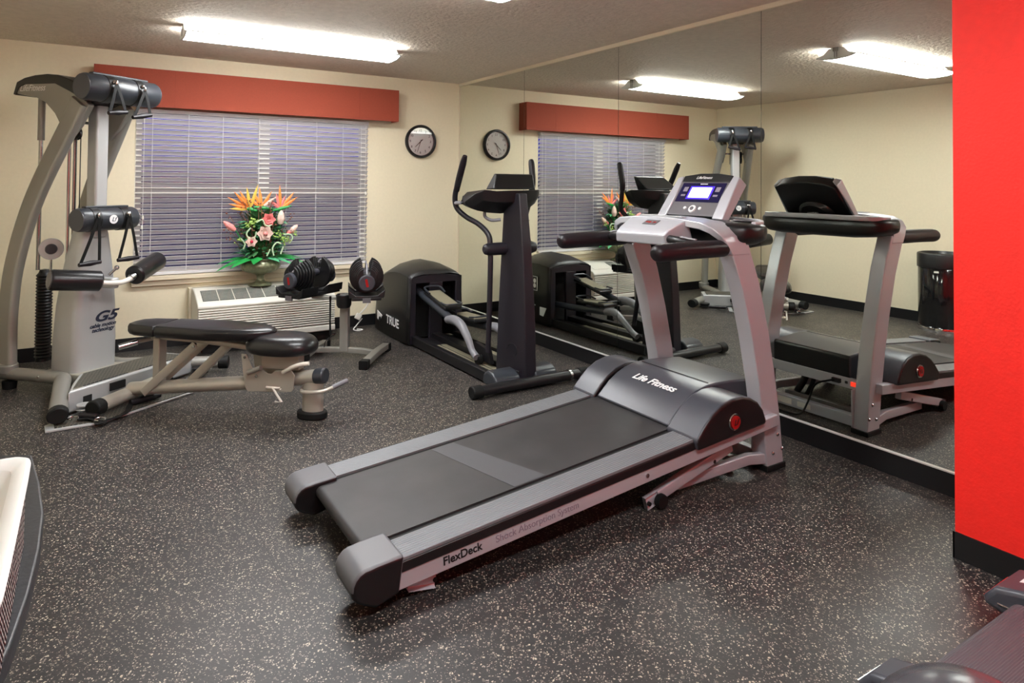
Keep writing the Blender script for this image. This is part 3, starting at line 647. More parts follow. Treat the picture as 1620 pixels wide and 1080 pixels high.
c0 = Vector((XK - .074, -2.335, .235)); dd = Vector((-.040, 0, 0))
FL = frame3(c0 + Vector((-.0125, 0, 0)), Vector((.062, -.24, 0)), (0, 0, 1))
pts = [FL @ Vector((.045 * cos(R(a)), .045 * sin(R(a)), .006)) for a in range(-70, 200, 15)]
b = B(); b.tube(pts, .0025, 6); eobj('embossed_mark', b, 'elblack', pc)
# axle
b = B(); b.tube([(-.955, -2.20, .925), (-.945, -2.20, .925), (-.915, -2.20, .925), (-.555, -2.20, .925), (-.525, -2.20, .925), (-.515, -2.20, .925)], [.022, .036, .045, .045, .036, .022], 20); eobj('pivot_axle', b, 'elplum')
# swing arms
L_ = [(-1.062, -2.105, 1.575), (-1.061, -2.02, 1.41), (-1.050, -1.94, 1.30), (-1.030, -1.93, 1.21), (-.985, -1.99, 1.145), (-.935, -2.09, 1.095), (-.905, -2.17, 1.03), (-.90, -2.195, .95), (-.90, -2.20, .74), (-.90, -2.18, .20)]
b = B(); b.tube(L_, [.017, .020, .020, .020, .019, .019, .019, .019, .019, .019], 14, smooth=6); la = eobj('swing_arm', b, 'elplum')
eobj('hand_grip', B().tube([(-1.0625, -2.11, 1.582), (-1.062, -2.08, 1.53), (-1.0612, -2.02, 1.42), (-1.053, -1.965, 1.335)], [.016, .024, .024, .022], 14, smooth=4), 'foam', la)
R_ = [(-.445, -2.03, 1.56), (-.452, -2.06, 1.40), (-.46, -2.04, 1.27), (-.475, -2.02, 1.18), (-.52, -2.06, 1.11), (-.56, -2.13, 1.05), (-.57, -2.19, .95), (-.57, -2.18, .74), (-.57, -2.08, .22)]
b = B(); b.tube(R_, .019, 14, smooth=6); ra = eobj('swing_arm', b, 'elplum')
eobj('hand_grip', B().tube([(-.4448, -2.025, 1.572), (-.446, -2.035, 1.54), (-.452, -2.06, 1.40), (-.456, -2.052, 1.34)], [.016, .024, .024, .022], 14, smooth=4), 'foam', ra)
# pedal arms
b = B(); b.tube([(XC - .127, -.84, .46), (XC - .127, -1.05, .413), (XC - .127, -1.60, .30)], .030, 16); pa = eobj('pedal_arm', b, 'bluegrey')
b = B(); b.tube([(-.875, -1.50, .305), (-.88, -1.62, .325), (-.885, -1.75, .305), (-.89, -1.87, .225), (-.89, -1.93, .155), (-.89, -2.0, .120)], [.030, .036, .034, .028, .024, .026], 14, smooth=5); eobj('link_casting', b, 'grey', pa)
eobj('roller', B().lathe([(.0001, -.02), (.034, -.02), (.036, 0), (.034, .02), (.0001, .02)], (-.86, -1.98, .098), 20, 'x'), 'rubber', pa)
b = B(); b.prism([(-1.80, .085), (-1.80, .17), (-1.86, .20), (-2.06, .175), (-2.10, .085)], 'x', -.83, -.80); eobj('link_plate', b, 'elblack', pa)
def pedal(x, y0, z0, y1, z1):
    fwd_ = Vector((0, y1 - y0, z1 - z0)); l = fwd_.length; F = frame3((x, y0, z0), (0, 0, 0) if 0 else (1, 0, 0), fwd_)
    if F.to_3x3().col[2].z < 0: F = frame3((x, y0, z0), (-1, 0, 0), fwd_)
    b = B(); b.box((0, l / 2, .005), (.155, l, .03)); b.xform(F); p = eobj('pedal', b, 'black', pa, bev=.01)
    b = B(); b.box((0, l / 2, .021), (.125, l * .9, .004)); b.xform(F); eobj('tread_pad', b, 'tread', p)
    b = B(); b.tube([F @ Vector(q) for q in ((-.072, l * .25, .03), (-.072, -.005, .045), (0, -.02, .048), (.072, -.005, .045), (.072, l * .25, .03))], .008, 8, smooth=4); eobj('pedal_lip', b, 'bluegrey', p); b = B(); b.tube([F @ Vector(q) for q in ((-.072, l * .8, .03), (-.072, l, .04), (0, l + .012, .042), (.072, l, .04), (.072, l * .8, .03))], .007, 8, smooth=4); eobj('pedal_lip', b, 'bluegrey', p)
pedal(-.80, -1.05, .45, -1.45, .375)
b = B(); b.tube([(XC + .127, -.84, .20), (XC + .127, -1.2, .22), (XC + .127, -1.75, .26)], .030, 16); pa = eobj('pedal_arm', b, 'bluegrey')
b = B(); b.tube([(-.605, -1.68, .255), (-.60, -1.80, .27), (-.59, -1.92, .22), (-.59, -2.03, .15), (-.59, -2.10, .12)], [.030, .034, .028, .024, .026], 14, smooth=5); eobj('link_casting', b, 'grey', pa)
eobj('roller', B().lathe([(.0001, -.02), (.034, -.02), (.036, 0), (.034, .02), (.0001, .02)], (-.62, -2.06, .098), 20, 'x'), 'rubber', pa)
pedal(-.66, -1.28, .285, -1.68, .30)
# console: winged tray and tilted screen
rings = []
for x, zt_, zb, y0, y1 in ((-1.085, 1.262, 1.240, -2.16, -2.10), (-1.04, 1.315, 1.215, -2.22, -2.04), (-.985, 1.345, 1.195, -2.26, -2.00), (-.90, 1.335, 1.180, -2.28, -1.98), (-.80, 1.340, 1.172, -2.29, -1.97), (-.68, 1.342, 1.180, -2.29, -1.97), (-.57, 1.345, 1.195, -2.27, -1.99), (-.50, 1.348, 1.24, -2.22, -2.04), (-.455, 1.348, 1.32, -2.16, -2.10)):
    ym = (y0 + y1) / 2
    rings.append([(x, y0, zt_), (x, y0 + .01, (zt_ + zb) / 2), (x, ym - .03, zb), (x, ym + .05, zb + .01), (x, y1 - .005, (zt_ + zb) / 2 + .02), (x, y1, zt_ - .02)])
b = B(); b.loft(rings); et = eobj('console_tray', b, 'black', bev=.006, ang=30)
b = B(); b.loft([[(-.905, -2.25, 1.352), (-.555, -2.25, 1.352), (-.515, -2.16, 1.455), (-.830, -2.16, 1.455)], [(-.905, -2.13, 1.345), (-.555, -2.13, 1.345), (-.515, -2.12, 1.46), (-.830, -2.12, 1.46)]]); eobj('screen_housing', b, 'black', et, bev=.008)
b = B(); b.tube([(-1.02, -1.96, 1.25), (-1.06, -1.97, 1.245), (-1.085, -2.1, 1.25)], .012, 10, smooth=4); eobj('sensor_bar', b, 'grey', et)
b = B(); b.tube([(-.91, -2.13, 1.185), (-.90, -2.12, 1.15), (-.86, -2.14, 1.125), (-.80, -2.17, 1.13)], .012, 10, smooth=4); eobj('cable_loop', b, 'grey', et)
# ================================================================== CABLE GYM
GA = R(36)
gy = thing('cable_gym', 'tall silver cable gym with a black top bar at the left of the window', 'cable machine', (-3.255, -.923, 0), GA)
GW = Matrix.LocRotScale(gy.location, gy.rotation_euler, None)
def gobj(n, b, m, p=None, **k): return obj(n, b, m, p or gy, **k)
def toW(p): return GW @ Vector(p)
# curved uprights with the head plates they grow into
cl = [(.475, .13), (.495, .30), (.507, .46), (.505, .62), (.490, .78), (.435, 1.00), (.352, 1.22), (.252, 1.41), (.135, 1.60), (.035, 1.76), (-.05, 1.90)]
for s in (-1, 1):
    pts = [(s * (.262 - .098 * z / 1.9), y, z) for y, z in cl]
    b = B(); b.sweep(pts, rrect(.062, .145, .024, 4) if 0 else rrect(.145, .062, .024, 4), up=(s, 0, .05), smooth=3)
    au = gobj('curved_upright', b, 'pewter', bev=0, ang=50)
    hp = [(.61, 1.982), (.575, 2.045), (.50, 2.068), (.40, 2.078), (.30, 2.078), (.20, 2.065), (.10, 2.035), (.02, 1.995), (-.06, 1.93), (-.13, 1.875), (-.03, 1.74), (.06, 1.66), (.13, 1.735), (.20, 1.83), (.30, 1.91), (.40, 1.948), (.50, 1.962)]
    b = B(); b.prism(hp, 'x', s * .125, s * .168); hpl = gobj('head_plate', b, 'pewter', bev=.008)
    if s < 0: text('head_lettering', 'LifeFitness', .062, toW_frame((-.1688, .435, 2.012), (0, -1, .0), (0, 0, 1)) if 0 else frame3(toW((-.1688, .43, 2.010)), GW.to_3x3() @ Vector((0, -1, -.02)), GW.to_3x3() @ Vector((0, 0, 1))), 'white', hpl, shear=.35)
    b = B(); b.tube([(s * .26, .475, .105), (s * .262, .475, .16)], .085, 18, ry=.06); gobj('foot_socket', b, 'pewter', au, bev=.006)
    # base tubes: back to the elbow, then out to the front
    b = B(); b.tube([(s * .262, .52, .098), (s * .25, .40, .098), (s * .20, .06, .098), (s * .22, -.02, .095), (s * .28, -.10, .092), (s * .60, -.535, .070)], .048, 18, ry=.040, smooth=3); bt = gobj('base_tube', b, 'pewter')
    b = B(); b.tube([(s * .585, -.515, .070), (s * .625, -.570, .068)], .053, 18, ry=.046); gobj('end_cap', b, 'rubber', bt, bev=.008)
    for yy in (.36, .16):
        b = B(); b.sphere((s * (.262 - (.5 - yy) * .14) - .0 + s * .040, yy, .105), .009, 6); gobj('bolt', b, 'steel', bt)
    b = B(); b.lathe([(.0001, 0), (.04, 0), (.045, .05), (.0001, .06)], (s * .258, .44, .0), 16); gobj('foot_pad', b, 'rubber', bt)
# black head cover between the plates, curling over their top
b = B(); hc = [(.625, 1.975), (.59, 2.06), (.51, 2.085), (.40, 2.098), (.28, 2.10), (.17, 2.088), (.06, 2.055), (-.02, 2.02), (-.10, 1.96), (-.10, 1.90), (.05, 1.97), (.2, 2.03), (.5, 2.04), (.56, 2.02), (.595, 1.968)]
b.prism(hc, 'x', -.172, .172); gobj('head_cover', b, 'black', bev=.006)
# mast and tower shroud
b = B(); b.bx(-.045, .045, -.045, .05, 1.0, 1.93); gobj('mast', b, 'silver', bev=.014)
rings = []
for z, xw, yf, yb in ((.115, .155, -.035, .225), (.30, .157, -.036, .22), (.55, .150, -.034, .20), (.75, .135, -.028, .175), (.90, .118, -.02, .15), (1.02, .105, -.012, .125), (1.085, .095, .0, .11)):
    r_ = .05; ring = []
    for cx, cy, a0 in ((xw - r_, yb - r_, 0), (-xw + r_, yb - r_, 90), (-xw + r_, yf + r_, 180), (xw - r_, yf + r_, 270)):
        for k in range(5): a = R(a0 + 22.5 * k); ring.append((cx + r_ * cos(a), cy + r_ * sin(a), z))
    rings.append(ring)
b = B(); b.loft(rings); tw = gobj('tower_shroud', b, 'silver', ang=60)
def gtext(n, s, size, p, x, y, m, par, **k): return text(n, s, size, frame3(toW(p), GW.to_3x3() @ Vector(x), GW.to_3x3() @ Vector(y)), m, par, **k)
gtext('tower_lettering', 'G5', .092, (.050, -.0375, .460), (1, 0, 0), (0, 0, 1), 'navy', tw, shear=.35, bold=.0030, sx=1.45)
gtext('tower_lettering', 'cable motion', .036, (.035, -.0375, .405), (1, 0, .0), (0, 0, 1), 'navy', tw, shear=.35, bold=.0010)
gtext('tower_lettering', 'technology', .036, (.035, -.0375, .375), (1, 0, .0), (0, 0, 1), 'navy', tw, shear=.35, bold=.0010)
# padded bars
def pad_bar(xh, y, z, r, logo):
    b = B(); b.tube([(-xh, y, z), (-xh + .012, y, z), (xh - .012, y, z), (xh, y, z)], [r * .93, r, r, r * .93], 28); pb = gobj('padded_bar', b, 'bluegrey')
    for s in (-1, 1):
        b = B(); b.tube([(s * .105 - .03, y, z), (s * .105 + .03, y, z)], r * 1.05, 24); gobj('cable_guide', b, 'black', pb, bev=.004)
        b = B(); b.sphere((s * .105, y - r * 1.02, z + r * .45), .014, 8); gobj('cable_end', b, 'steel', pb)
        b = B(); b.tube([(s * xh - s * .002, y, z), (s * xh + s * .004, y, z)], r * .92, 24); gobj('bar_end', b, 'hood', pb)
    b = B(); b.bx(-xh * .78, xh * .78, y - .02, y + .02, z + r - .004, z + r + .012); gobj('top_strip', b, 'bluegrey', pb, bev=.005)
    if logo:
        b = B(); b.lathe([(.0001, 0), (.030, 0), (.030, -.004), (.0001, -.004)], (0, y - r + .001, z), 24, 'y'); ld = gobj('round_badge', b, 'white', pb)
        gtext('badge_letter', 'Lf', .040, (0, y - r - .0045, z), (1, 0, 0), (0, 0, 1), 'navy', ld, shear=.3)
    return pb
pad_bar(.260, -.19, 1.985, .088, False)
pad_bar(.200, -.085, 1.125, .078, True)
b = B(); b.loft([[(-.10, -.16, 1.93), (.10, -.16, 1.93), (.09, -.02, 1.88), (-.09, -.02, 1.88)], [(-.12, -.10, 2.02), (.12, -.10, 2.02), (.12, .02, 2.02), (-.12, .02, 2.02)]]); gobj('bar_bracket', b, 'black', bev=.01)
b = B(); b.tube([(-.155, .10, 1.775), (.155, .10, 1.775)], .010, 10); gobj('cross_rod', b, 'steel')
for z in (1.76, 1.70):
    b = B(); b.lathe([(.0001, -.012), (.045, -.012), (.038, 0), (.045, .012), (.0001, .012)], (-.085, .10, z), 20, 'x'); gobj('pulley', b, 'black')
# leg rollers on a curved arm
for s, A, Bq in ((-1, (-.105, -.195, .728), (-.375, -.10, .765)), (1, (.135, -.20, .735), (.44, -.06, .80))):
    b = B(); d = (Vector(Bq) - Vector(A)).normalized(); A = Vector(A); Bq = Vector(Bq)
    b.tube([A, A + d * .01, Bq - d * .012, Bq], [.055, .066, .066, .060], 28); ro = gobj('foam_roller', b, 'vin')
    b = B(); b.tube([Bq - d * .004, Bq + d * .004], .052, 24); gobj('roller_end', b, 'dispg', ro)
b = B(); b.tube([(-.12, -.185, .72), (-.03, -.20, .705), (.05, -.21, .705), (.16, -.195, .738)], .017, 12, smooth=5); ar = gobj('roller_arm', b, 'white_p')
gobj('arm_collar', B().tube([(.105, -.202, .722), (.135, -.2, .732)], .026, 16), 'steel', ar)
b = B(); b.box((0, -.11, .70), (.055, .17, .07)); gobj('arm_bracket', b, 'silver', bev=.01)
b = B(); b.tube([(.03, -.09, .745), (.075, -.10, .785)], .009, 10).sphere((.078, -.102, .79), .016, 8); gobj('adjuster_knob', b, 'steel')
# rods, cables, bellows and wheel behind the tower
for x, y, r_ in ((-.06, .20, .010), (-.02, .20, .012)):
    gobj('guide_rod', B().tube([(x, y, .14), (x, y, 1.98)], r_, 10), 'steel')
for x, y in ((-.085, .10), (-.01, .16)):
    gobj('steel_cable', B().tube([(x, y, 1.05), (x, y, 1.98)], .0035, 6), 'rubber')
b = B(); b.tube([(-.075, .47, .76), (-.075, .47, 1.66)], .013, 12); gr = gobj('rear_rod', b, 'steel')
b = B(); b.tube([(-.075, .47, 1.66), (-.075, .47, 1.98)], .022, 14); gobj('cylinder_sleeve', b, 'pewter', gr)
pr = [(.030, .76), (.036, .74)]
for k in range(27): z = .72 - k * .0215; pr += [(.052, z), (.043, z - .011)]
pr += [(.045, .13), (.0001, .13)]
b = B(); b.lathe([(.0001, .765)] + pr, (-.040, .45, 0), 24); gobj('bellows', b, 'black', ang=20)
WF = Matrix.Translation((-.10, .30, .915)) @ Matrix.Rotation(R(55), 4, 'Z')
b = B(); b.lathe([(.0001, -.018), (.070, -.018), (.073, -.006), (.073, .006), (.070, .018), (.0001, .018)], (0, 0, 0), 32, 'y'); b.xform(WF @ Matrix.Rotation(R(-90), 4, 'Z')); wh = gobj('cable_wheel', b, 'silver')
b = B(); b.lathe([(.0001, -.030), (.030, -.030), (.036, -.018), (.036, .018), (.030, .030), (.0001, .030)], (0, 0, 0), 24, 'y'); b.xform(WF @ Matrix.Rotation(R(-90), 4, 'Z')); gobj('wheel_hub', b, 'bluegrey', wh)
gobj('wheel_hanger', B().tube([(-.10, .30, .86), (-.10, .30, .72)], .008, 8), 'steel', wh)
# platform box with diamond mat, and the low foot plate
b = B(); b.prism([(-.47, -.43), (.46, -.40), (.43, -.13), (-.19, -.13), (-.33, -.27)], 'z', .012, .140); pf = gobj('platform', b, 'silver', bev=.012)
b = B(); b.prism([(-.425, -.405), (.42, -.375), (.39, -.155), (-.18, -.155), (-.31, -.285)], 'z', .138, .146); gobj('tread_mat', b, 'diamond', pf, bev=.002)
b = B(); b.bx(-.16, .20, -.14, .24, .06, .118); gobj('tower_plinth', b, 'champ', pf, bev=.008)
for x0, x1, z0, z1 in ((-.375, -.32, .045, .088), (-.20, -.095, .070, .118), (.12, .16, .070, .105)):
    gobj('slot', B().bx(x0, x1, -.430, -.400, z0, z1), 'dark', pf, bev=.001)
corners = [(-3.488, -1.700), (-3.478, -1.810), (-3.225, -1.800), (-2.70, -1.455), (-2.665, -1.330), (-2.84, -1.16), (-3.25, -1.45)]
b = B(); b.prism(corners, 'z', .002, .012); obj('foot_plate', b, 'silver', pf, world=True, bev=.002)
cc = Vector((-3.07, -1.50)); b = B(); b.prism([tuple(cc + (Vector(c) - cc) * .90) for c in corners], 'z', .011, .016); obj('foot_mat', b, 'diamond', pf, world=True)
b = B(); 
for z in (.035, .058): b.lathe([(.0001, z), (.040, z), (.042, z + .004), (.040, z + .009), (.0001, z + .012)], (-.42, -.50, 0), 28)
b.lathe([(.012, .012), (.012, .07), (.0001, .072)], (-.42, -.50, 0), 12); gobj('low_pulley', b, 'silver', pf)
b = B(); b.lathe([(.0001, .0), (.055, 0), (.055, .012), (.045, .018), (.055, .026), (.055, .04), (.0001, .045)], (.46, -.47, .02), 28); gobj('low_pulley', b, 'black', pf)

# cable handles (loose attachments)
def handle(label, top, g0, g1, group, strap_w=.022, loc=None):
    top, g0, g1 = [Vector(q) for q in (top, g0, g1)]
    t = thing('exercise_stirrup', label, 'exercise handle', toW(top), GA, group)
    def ho_(n, b, m): b.xform(Matrix.Translation(-top)); return obj(n, b, m, t)
    for g in (g0, g1):
        b = B(); b.sweep([top, top + (g - top) * .5 + Vector((0, -.004, 0)), g], rrect(strap_w, .003, .001, 1), up=(0, -1, .1)); ho_('strap', b, 'rubber')
    d = (g1 - g0).normalized(); b = B(); b.tube([g0 - d * .008, g0 + d * .02, (g0 + g1) / 2, g1 - d * .02, g1 + d * .008], [.013, .014, .018, .014, .013], 14, smooth=2); ho_('grip', b, 'foam')
    b = B(); b.sphere(top + Vector((0, -.002, .006)), .014, 8, sc=(.7, .5, 1.3)); ho_('carabiner', b, 'steel')
gp_ = 'stirrup handles hanging from the cable gym'
handle('black handle hanging at the left of the gym top bar', (-.105, -.300, 2.015), (-.150, -.300, 1.820), (-.035, -.300, 1.835), gp_)
handle('black handle hanging at the right of the gym top bar', (.105, -.300, 2.000), (.025, -.300, 1.808), (.150, -.300, 1.835), gp_)
handle('black handle hanging left of the round white badge', (-.118, -.182, 1.150), (-.215, -.150, .842), (-.085, -.150, .848), gp_)
handle('black handle hanging right of the round white badge', (.105, -.182, 1.150), (.055, -.150, .846), (.195, -.150, .850), gp_)
def floor_handle(label, P):
    P = [Vector(p) for p in P]
    t = thing('exercise_stirrup', label, 'exercise handle', P[0], 0, 'straps lying on the gym foot plate')
    b = B(); b.sweep(P[:-2], rrect(.030, .004, .001, 1), smooth=4); obj('strap', b, 'rubber', t, world=True)
    b = B(); b.tube([P[-2], P[-2] + (P[-1] - P[-2]) * .5, P[-1]], [.017, .019, .017], 14); obj('grip', b, 'foam', t, world=True)
    b = B(); b.tube([P[0] + Vector((-.03, -.02, .008)), P[0] + Vector((-.05, .0, .01)), P[0] + Vector((-.03, .02, .012)), P[0] + Vector((0, .01, .01)), P[0]], .005, 8, smooth=4); obj('carabiner', b, 'steel', t, world=True)
floor_handle('black strap handle lying on the gym foot plate beside the bench foot', [(-3.20, -1.80, .022), (-3.14, -1.78, .022), (-3.085, -1.70, .024), (-3.07, -1.62, .030), (-3.05, -1.58, .042), (-3.065, -1.600, .042), (-2.90, -1.515, .040)])
floor_handle('black strap and buckle lying by the silver pulley discs', [(-3.33, -1.73, .030), (-3.28, -1.745, .032), (-3.23, -1.80, .022), (-3.20, -1.83, .020), (-3.25, -1.84, .022), (-3.235, -1.755, .034), (-3.32, -1.700, .040)])
floor_handle('black strap bundle lying behind the bench on the foot plate', [(-2.66, -1.18, .02), (-2.62, -1.20, .02), (-2.60, -1.26, .02), (-2.63, -1.30, .02), (-2.68, -1.28, .03), (-2.70, -1.26, .035), (-2.60, -1.10, .03)])

# ================================================================== WEIGHT BENCH
bn = thing('weight_bench', 'black padded adjustable bench with champagne grey frame', 'bench', (-2.13, -2.33, 0), R(-42))
def bobj(n, b, m, p=None, **k): return obj(n, b, m, p or bn, **k)
def cushion(n, outline, z0, z1, m='vin', r=.03, tilt=0, p=None, lv=2):
    cx = sum(q[0] for q in outline) / len(outline); cy = sum(q[1] for q in outline) / len(outline)
    sc = lambda k, z: [(cx + (x - cx) * k, cy + (y - cy) * k, z + tilt * x) for x, y in outline]
    h = z1 - z0; b = B(); b.loft([sc(.90, z0), sc(.97, z0 + .006), sc(1.0, z0 + h * .35), sc(1.0, z0 + h * .62), sc(.965, z1 - h * .12), sc(.88, z1 - .002), sc(.5, z1 + .003)])
    return bobj(n, b, m, p, mods=subsurf(lv), ang=180)
# back pad in two pieces, seat pad
bp = bobj('back_pad', (lambda b: b)(B().loft([[(x, y, z) for x, y in o] for z, o in ((.448, [(-1.00, -.115), (-.66, -.135), (-.42, -.10), (-.315, -.03), (-.30, .0), (-.315, .03), (-.42, .10), (-.66, .135), (-1.00, .115)]), (.470, [(-1.005, -.128), (-.66, -.148), (-.40, -.115), (-.30, -.04), (-.285, .0), (-.30, .04), (-.40, .115), (-.66, .148), (-1.005, .128)]), (.500, [(-1.005, -.128), (-.66, -.150), (-.40, -.117), (-.30, -.04), (-.285, .0), (-.30, .04), (-.40, .117), (-.66, .150), (-1.005, .128)]), (.518, [(-1.0, -.118), (-.66, -.138), (-.42, -.10), (-.33, -.03), (-.315, .0), (-.33, .03), (-.42, .10), (-.66, .138), (-1.0, .118)]), (.522, [(-.97, -.06), (-.66, -.07), (-.5, -.05), (-.45, -.02), (-.44, .0), (-.45, .02), (-.5, .05), (-.66, .07), (-.97, .06)]))])), 'vin', bev=.006, ang=60)
b = B()
for z, k in ((.448, .90), (.470, 1.0), (.498, 1.0), (.516, .92), (.520, .5)):
    pass
b.loft([[(-1.122 + (x + 1.122) * k, y * k, z) for x, y in [(-1.008, -.128), (-1.16, -.108), (-1.225, -.07), (-1.238, 0), (-1.225, .07), (-1.16, .108), (-1.008, .128)]] for z, k in ((.450, .92), (.470, 1.0), (.498, 1.0), (.516, .93), (.521, .5))])
bobj('head_pad', b, 'vin', bev=.006, ang=60)
b = B(); so = [(-.455, -.06), (-.40, -.12), (-.28, -.15), (-.14, -.145), (-.05, -.10), (-.02, 0), (-.05, .10), (-.14, .145), (-.28, .15), (-.40, .12), (-.455, .06), (-.465, 0)]
cx = -.25
b.loft([[(cx + (x - cx) * k, y * k, z) for x, y in so] for z, k in ((.372, .80), (.380, .93), (.400, 1.0), (.430, 1.0), (.462, .90), (.482, .70), (.490, .35))])
bobj('seat_pad', b, 'vin', mods=subsurf(2), ang=180)
# frame
b = B(); b.tube([(-1.25, 0, .098), (-.42, 0, .185), (-.02, 0, .245)], .048, 20, ry=.040); mb_ = bobj('main_beam', b, 'champ')
bobj('beam_cap', B().tube([(-.03, 0, .244), (.035, 0, .253)], .054, 20, ry=.046), 'bluegrey', mb_, bev=.01)
b = B(); b.tube([(-1.25, -.255, .073), (-1.25, .28, .073)], .046, 20, ry=.040); rt = bobj('rear_foot_tube', b, 'champ')
for s, y in ((-1, -.27), (1, .295)): bobj('foot_cap', B().tube([(-1.25, y - .035, .071), (-1.25, y + .035, .071)], .052, 20, ry=.046), 'rubber', rt, bev=.01)
b = B(); b.tube([(-.045, 0, .215), (-.045, 0, .045)], .040, 24, ry=.064, up=(1, 0, 0)); fp_ = bobj('front_post', b, 'champ')
bobj('foot_block', B().tube([(-.048, 0, .0), (-.048, 0, .045)], .060, 24, ry=.092, up=(1, 0, 0)), 'rubber', fp_, bev=.01)
b = B(); b.tube([(-.075, -.13, .160), (-.10, -.05, .155), (-.045, .055 - .11, .157), (.03, -.03, .165), (.06, .10, .175)], .0105, 10, smooth=5) if 0 else b.tube([(-.11, -.02, .165), (-.08, -.055, .165), (-.01, -.06, .168), (.05, -.03, .175), (.10, .05, .19)], .0115, 10, smooth=5)
lh = bobj('lift_handle', b, 'champ'); bobj('handle_grip', B().tube([(.072, .005, .182), (.125, .095, .200)], .014, 12), 'grey', lh)
for y in (-.062, .062):
    b = B(); b.prism([(-.470, .368), (-.455, .245), (-.44, .170), (-.425, .150), (-.15, .163), (-.135, .18), (-.13, .26), (-.15, .290), (-.25, .282), (-.275, .262), (-.30, .262), (-.33, .285), (-.40, .290), (-.435, .368)], 'y', y - .004, y + .004); sp_ = bobj('side_plate', b, 'champ', bev=.003)
    for x, z in ((-.445, .35), (-.37, .245)): bobj('bolt', B().lathe([(.008, -.004), (.008, .004), (.0001, .006)], (x, y + math.copysign(.006, y), z), 12, 'y'), 'steel', sp_)
bobj('adjust_pin', B().tube([(-.42, -.075, .262), (-.33, -.085, .300)], .014, 12), 'pewter')
b = B(); b.tube([(-.20, -.07, .275), (-.13, -.09, .315), (-.07, -.09, .335), (-.03, -.085, .34)], .012, 10, smooth=4); bobj('seat_lever', b, 'white_p')
bobj('seat_bracket', B().bx(-.36, -.12, -.035, .035, .28, .376), 'champ', bev=.005)
b = B(); b.tube([(-.30, -.075, .185), (-.20, -.095, .19), (-.245, -.10, .19), (-.19, -.10, .115), (-.23, -.10, .112)], .0075, 8); bobj('pop_pin', b, 'white_p')
# folding struts and support post under the back pad
for y in (-.055, .055):
    b = B(); b.sweep([(-.775, y, .405), (-1.125, y, .095)], rrect(.008, .050, .003, 2), up=(0, 0, 1)); s1 = bobj('strut', b, 'champ', bev=.002)
    bobj('bolt', B().lathe([(.009, -.006), (.009, .006), (.0001, .008)], (-.785, y * 1.1, .395), 12, 'y'), 'steel', s1)
b = B(); b.sweep([(-.60, .02, .40), (-.86, .02, .155)], rrect(.045, .050, .01, 2), up=(0, 0, 1)); bobj('rear_strut', b, 'champ')
bobj('support_post', B().box((-1.055, 0, .275), (.045, .07, .30)), 'champ', bev=.006)
b = B(); b.sweep([(-1.10, 0, .432), (-.75, 0, .420), (-.45, 0, .395)], rrect(.05, .035, .01, 3), smooth=3); bobj('pad_rail', b, 'champ')
b = B(); b.tube([(-1.10, -.0, .415), (-1.17, -.03, .40), (-1.20, -.05, .395)], .012, 10, smooth=3); hh = bobj('rear_handle', b, 'pewter')
bobj('handle_grip', B().tube([(-1.18, -.04, .398), (-1.245, -.115, .380)], .018, 14), 'steel', hh)

# ================================================================== DUMBBELL STAND
SD = Vector((.78, -.625)).normalized(); SN = Vector((-.625, -.78)).normalized()
sc_ = Vector((-1.565, -1.065))
ds = thing('dumbbell_stand', 'grey metal stand with black trays holding two dumbbells', 'stand', (sc_.x, sc_.y, 0))
def sobj(n, b, m, p=None, **k): return obj(n, b, m, p or ds, world=True, **k)
P3 = lambda a, t, z: Vector((sc_.x + SD.x * a + SN.x * t, sc_.y + SD.y * a + SN.y * t, z))
b = B(); b.sweep([P3(-.25, 0, .05), P3(-.12, 0, .058), P3(.12, 0, .058), P3(.27, .04, .05)], rrect(.045, .042, .006), smooth=3); sobj('crossbar', b, 'pewter')
for s in (-1, 1):
    q = P3(s * .265, 0, 0)
    a, c = (-.24, .30) if s > 0 else (-.26, .16)
    b = B(); b.sweep([Vector((q.x + SN.x * a, q.y + SN.y * a, .045)), Vector((q.x, q.y, .052)), Vector((q.x + SN.x * c, q.y + SN.y * c, .040))], rrect(.06, .045, .006)); ft = sobj('foot', b, 'pewter')
    for e in (a, c):
        sg = math.copysign(1, e); b = B(); b.sweep([Vector((q.x + SN.x * (e - sg * .03), q.y + SN.y * (e - sg * .03), .035)), Vector((q.x + SN.x * (e + sg * .03), q.y + SN.y * (e + sg * .03), .033))], rrect(.068, .066, .008)); sobj('foot_cap', b, 'rubber', ft)
b = B(); b.sweep([P3(.0, 0, .05), P3(-.01, -.02, .50)], rrect(.068, .055, .006), up=(SN.x, SN.y, 0)); sobj('post', b, 'pewter')
b = B(); b.lathe([(.0001, .40), (.048, .40), (.058, .42), (.062, .50), (.055, .505), (.052, .49), (.0001, .488)], (sc_.x + SN.x * .03, sc_.y + SN.y * .03, 0), 24); sobj('cup', b, 'black')
def db_place(s):
    c = P3(.175 if s > 0 else -.285, .02, .625); ang = 231.5 + (20 if s > 0 else -20)
    return c, Vector((cos(R(ang)), sin(R(ang)), 0))
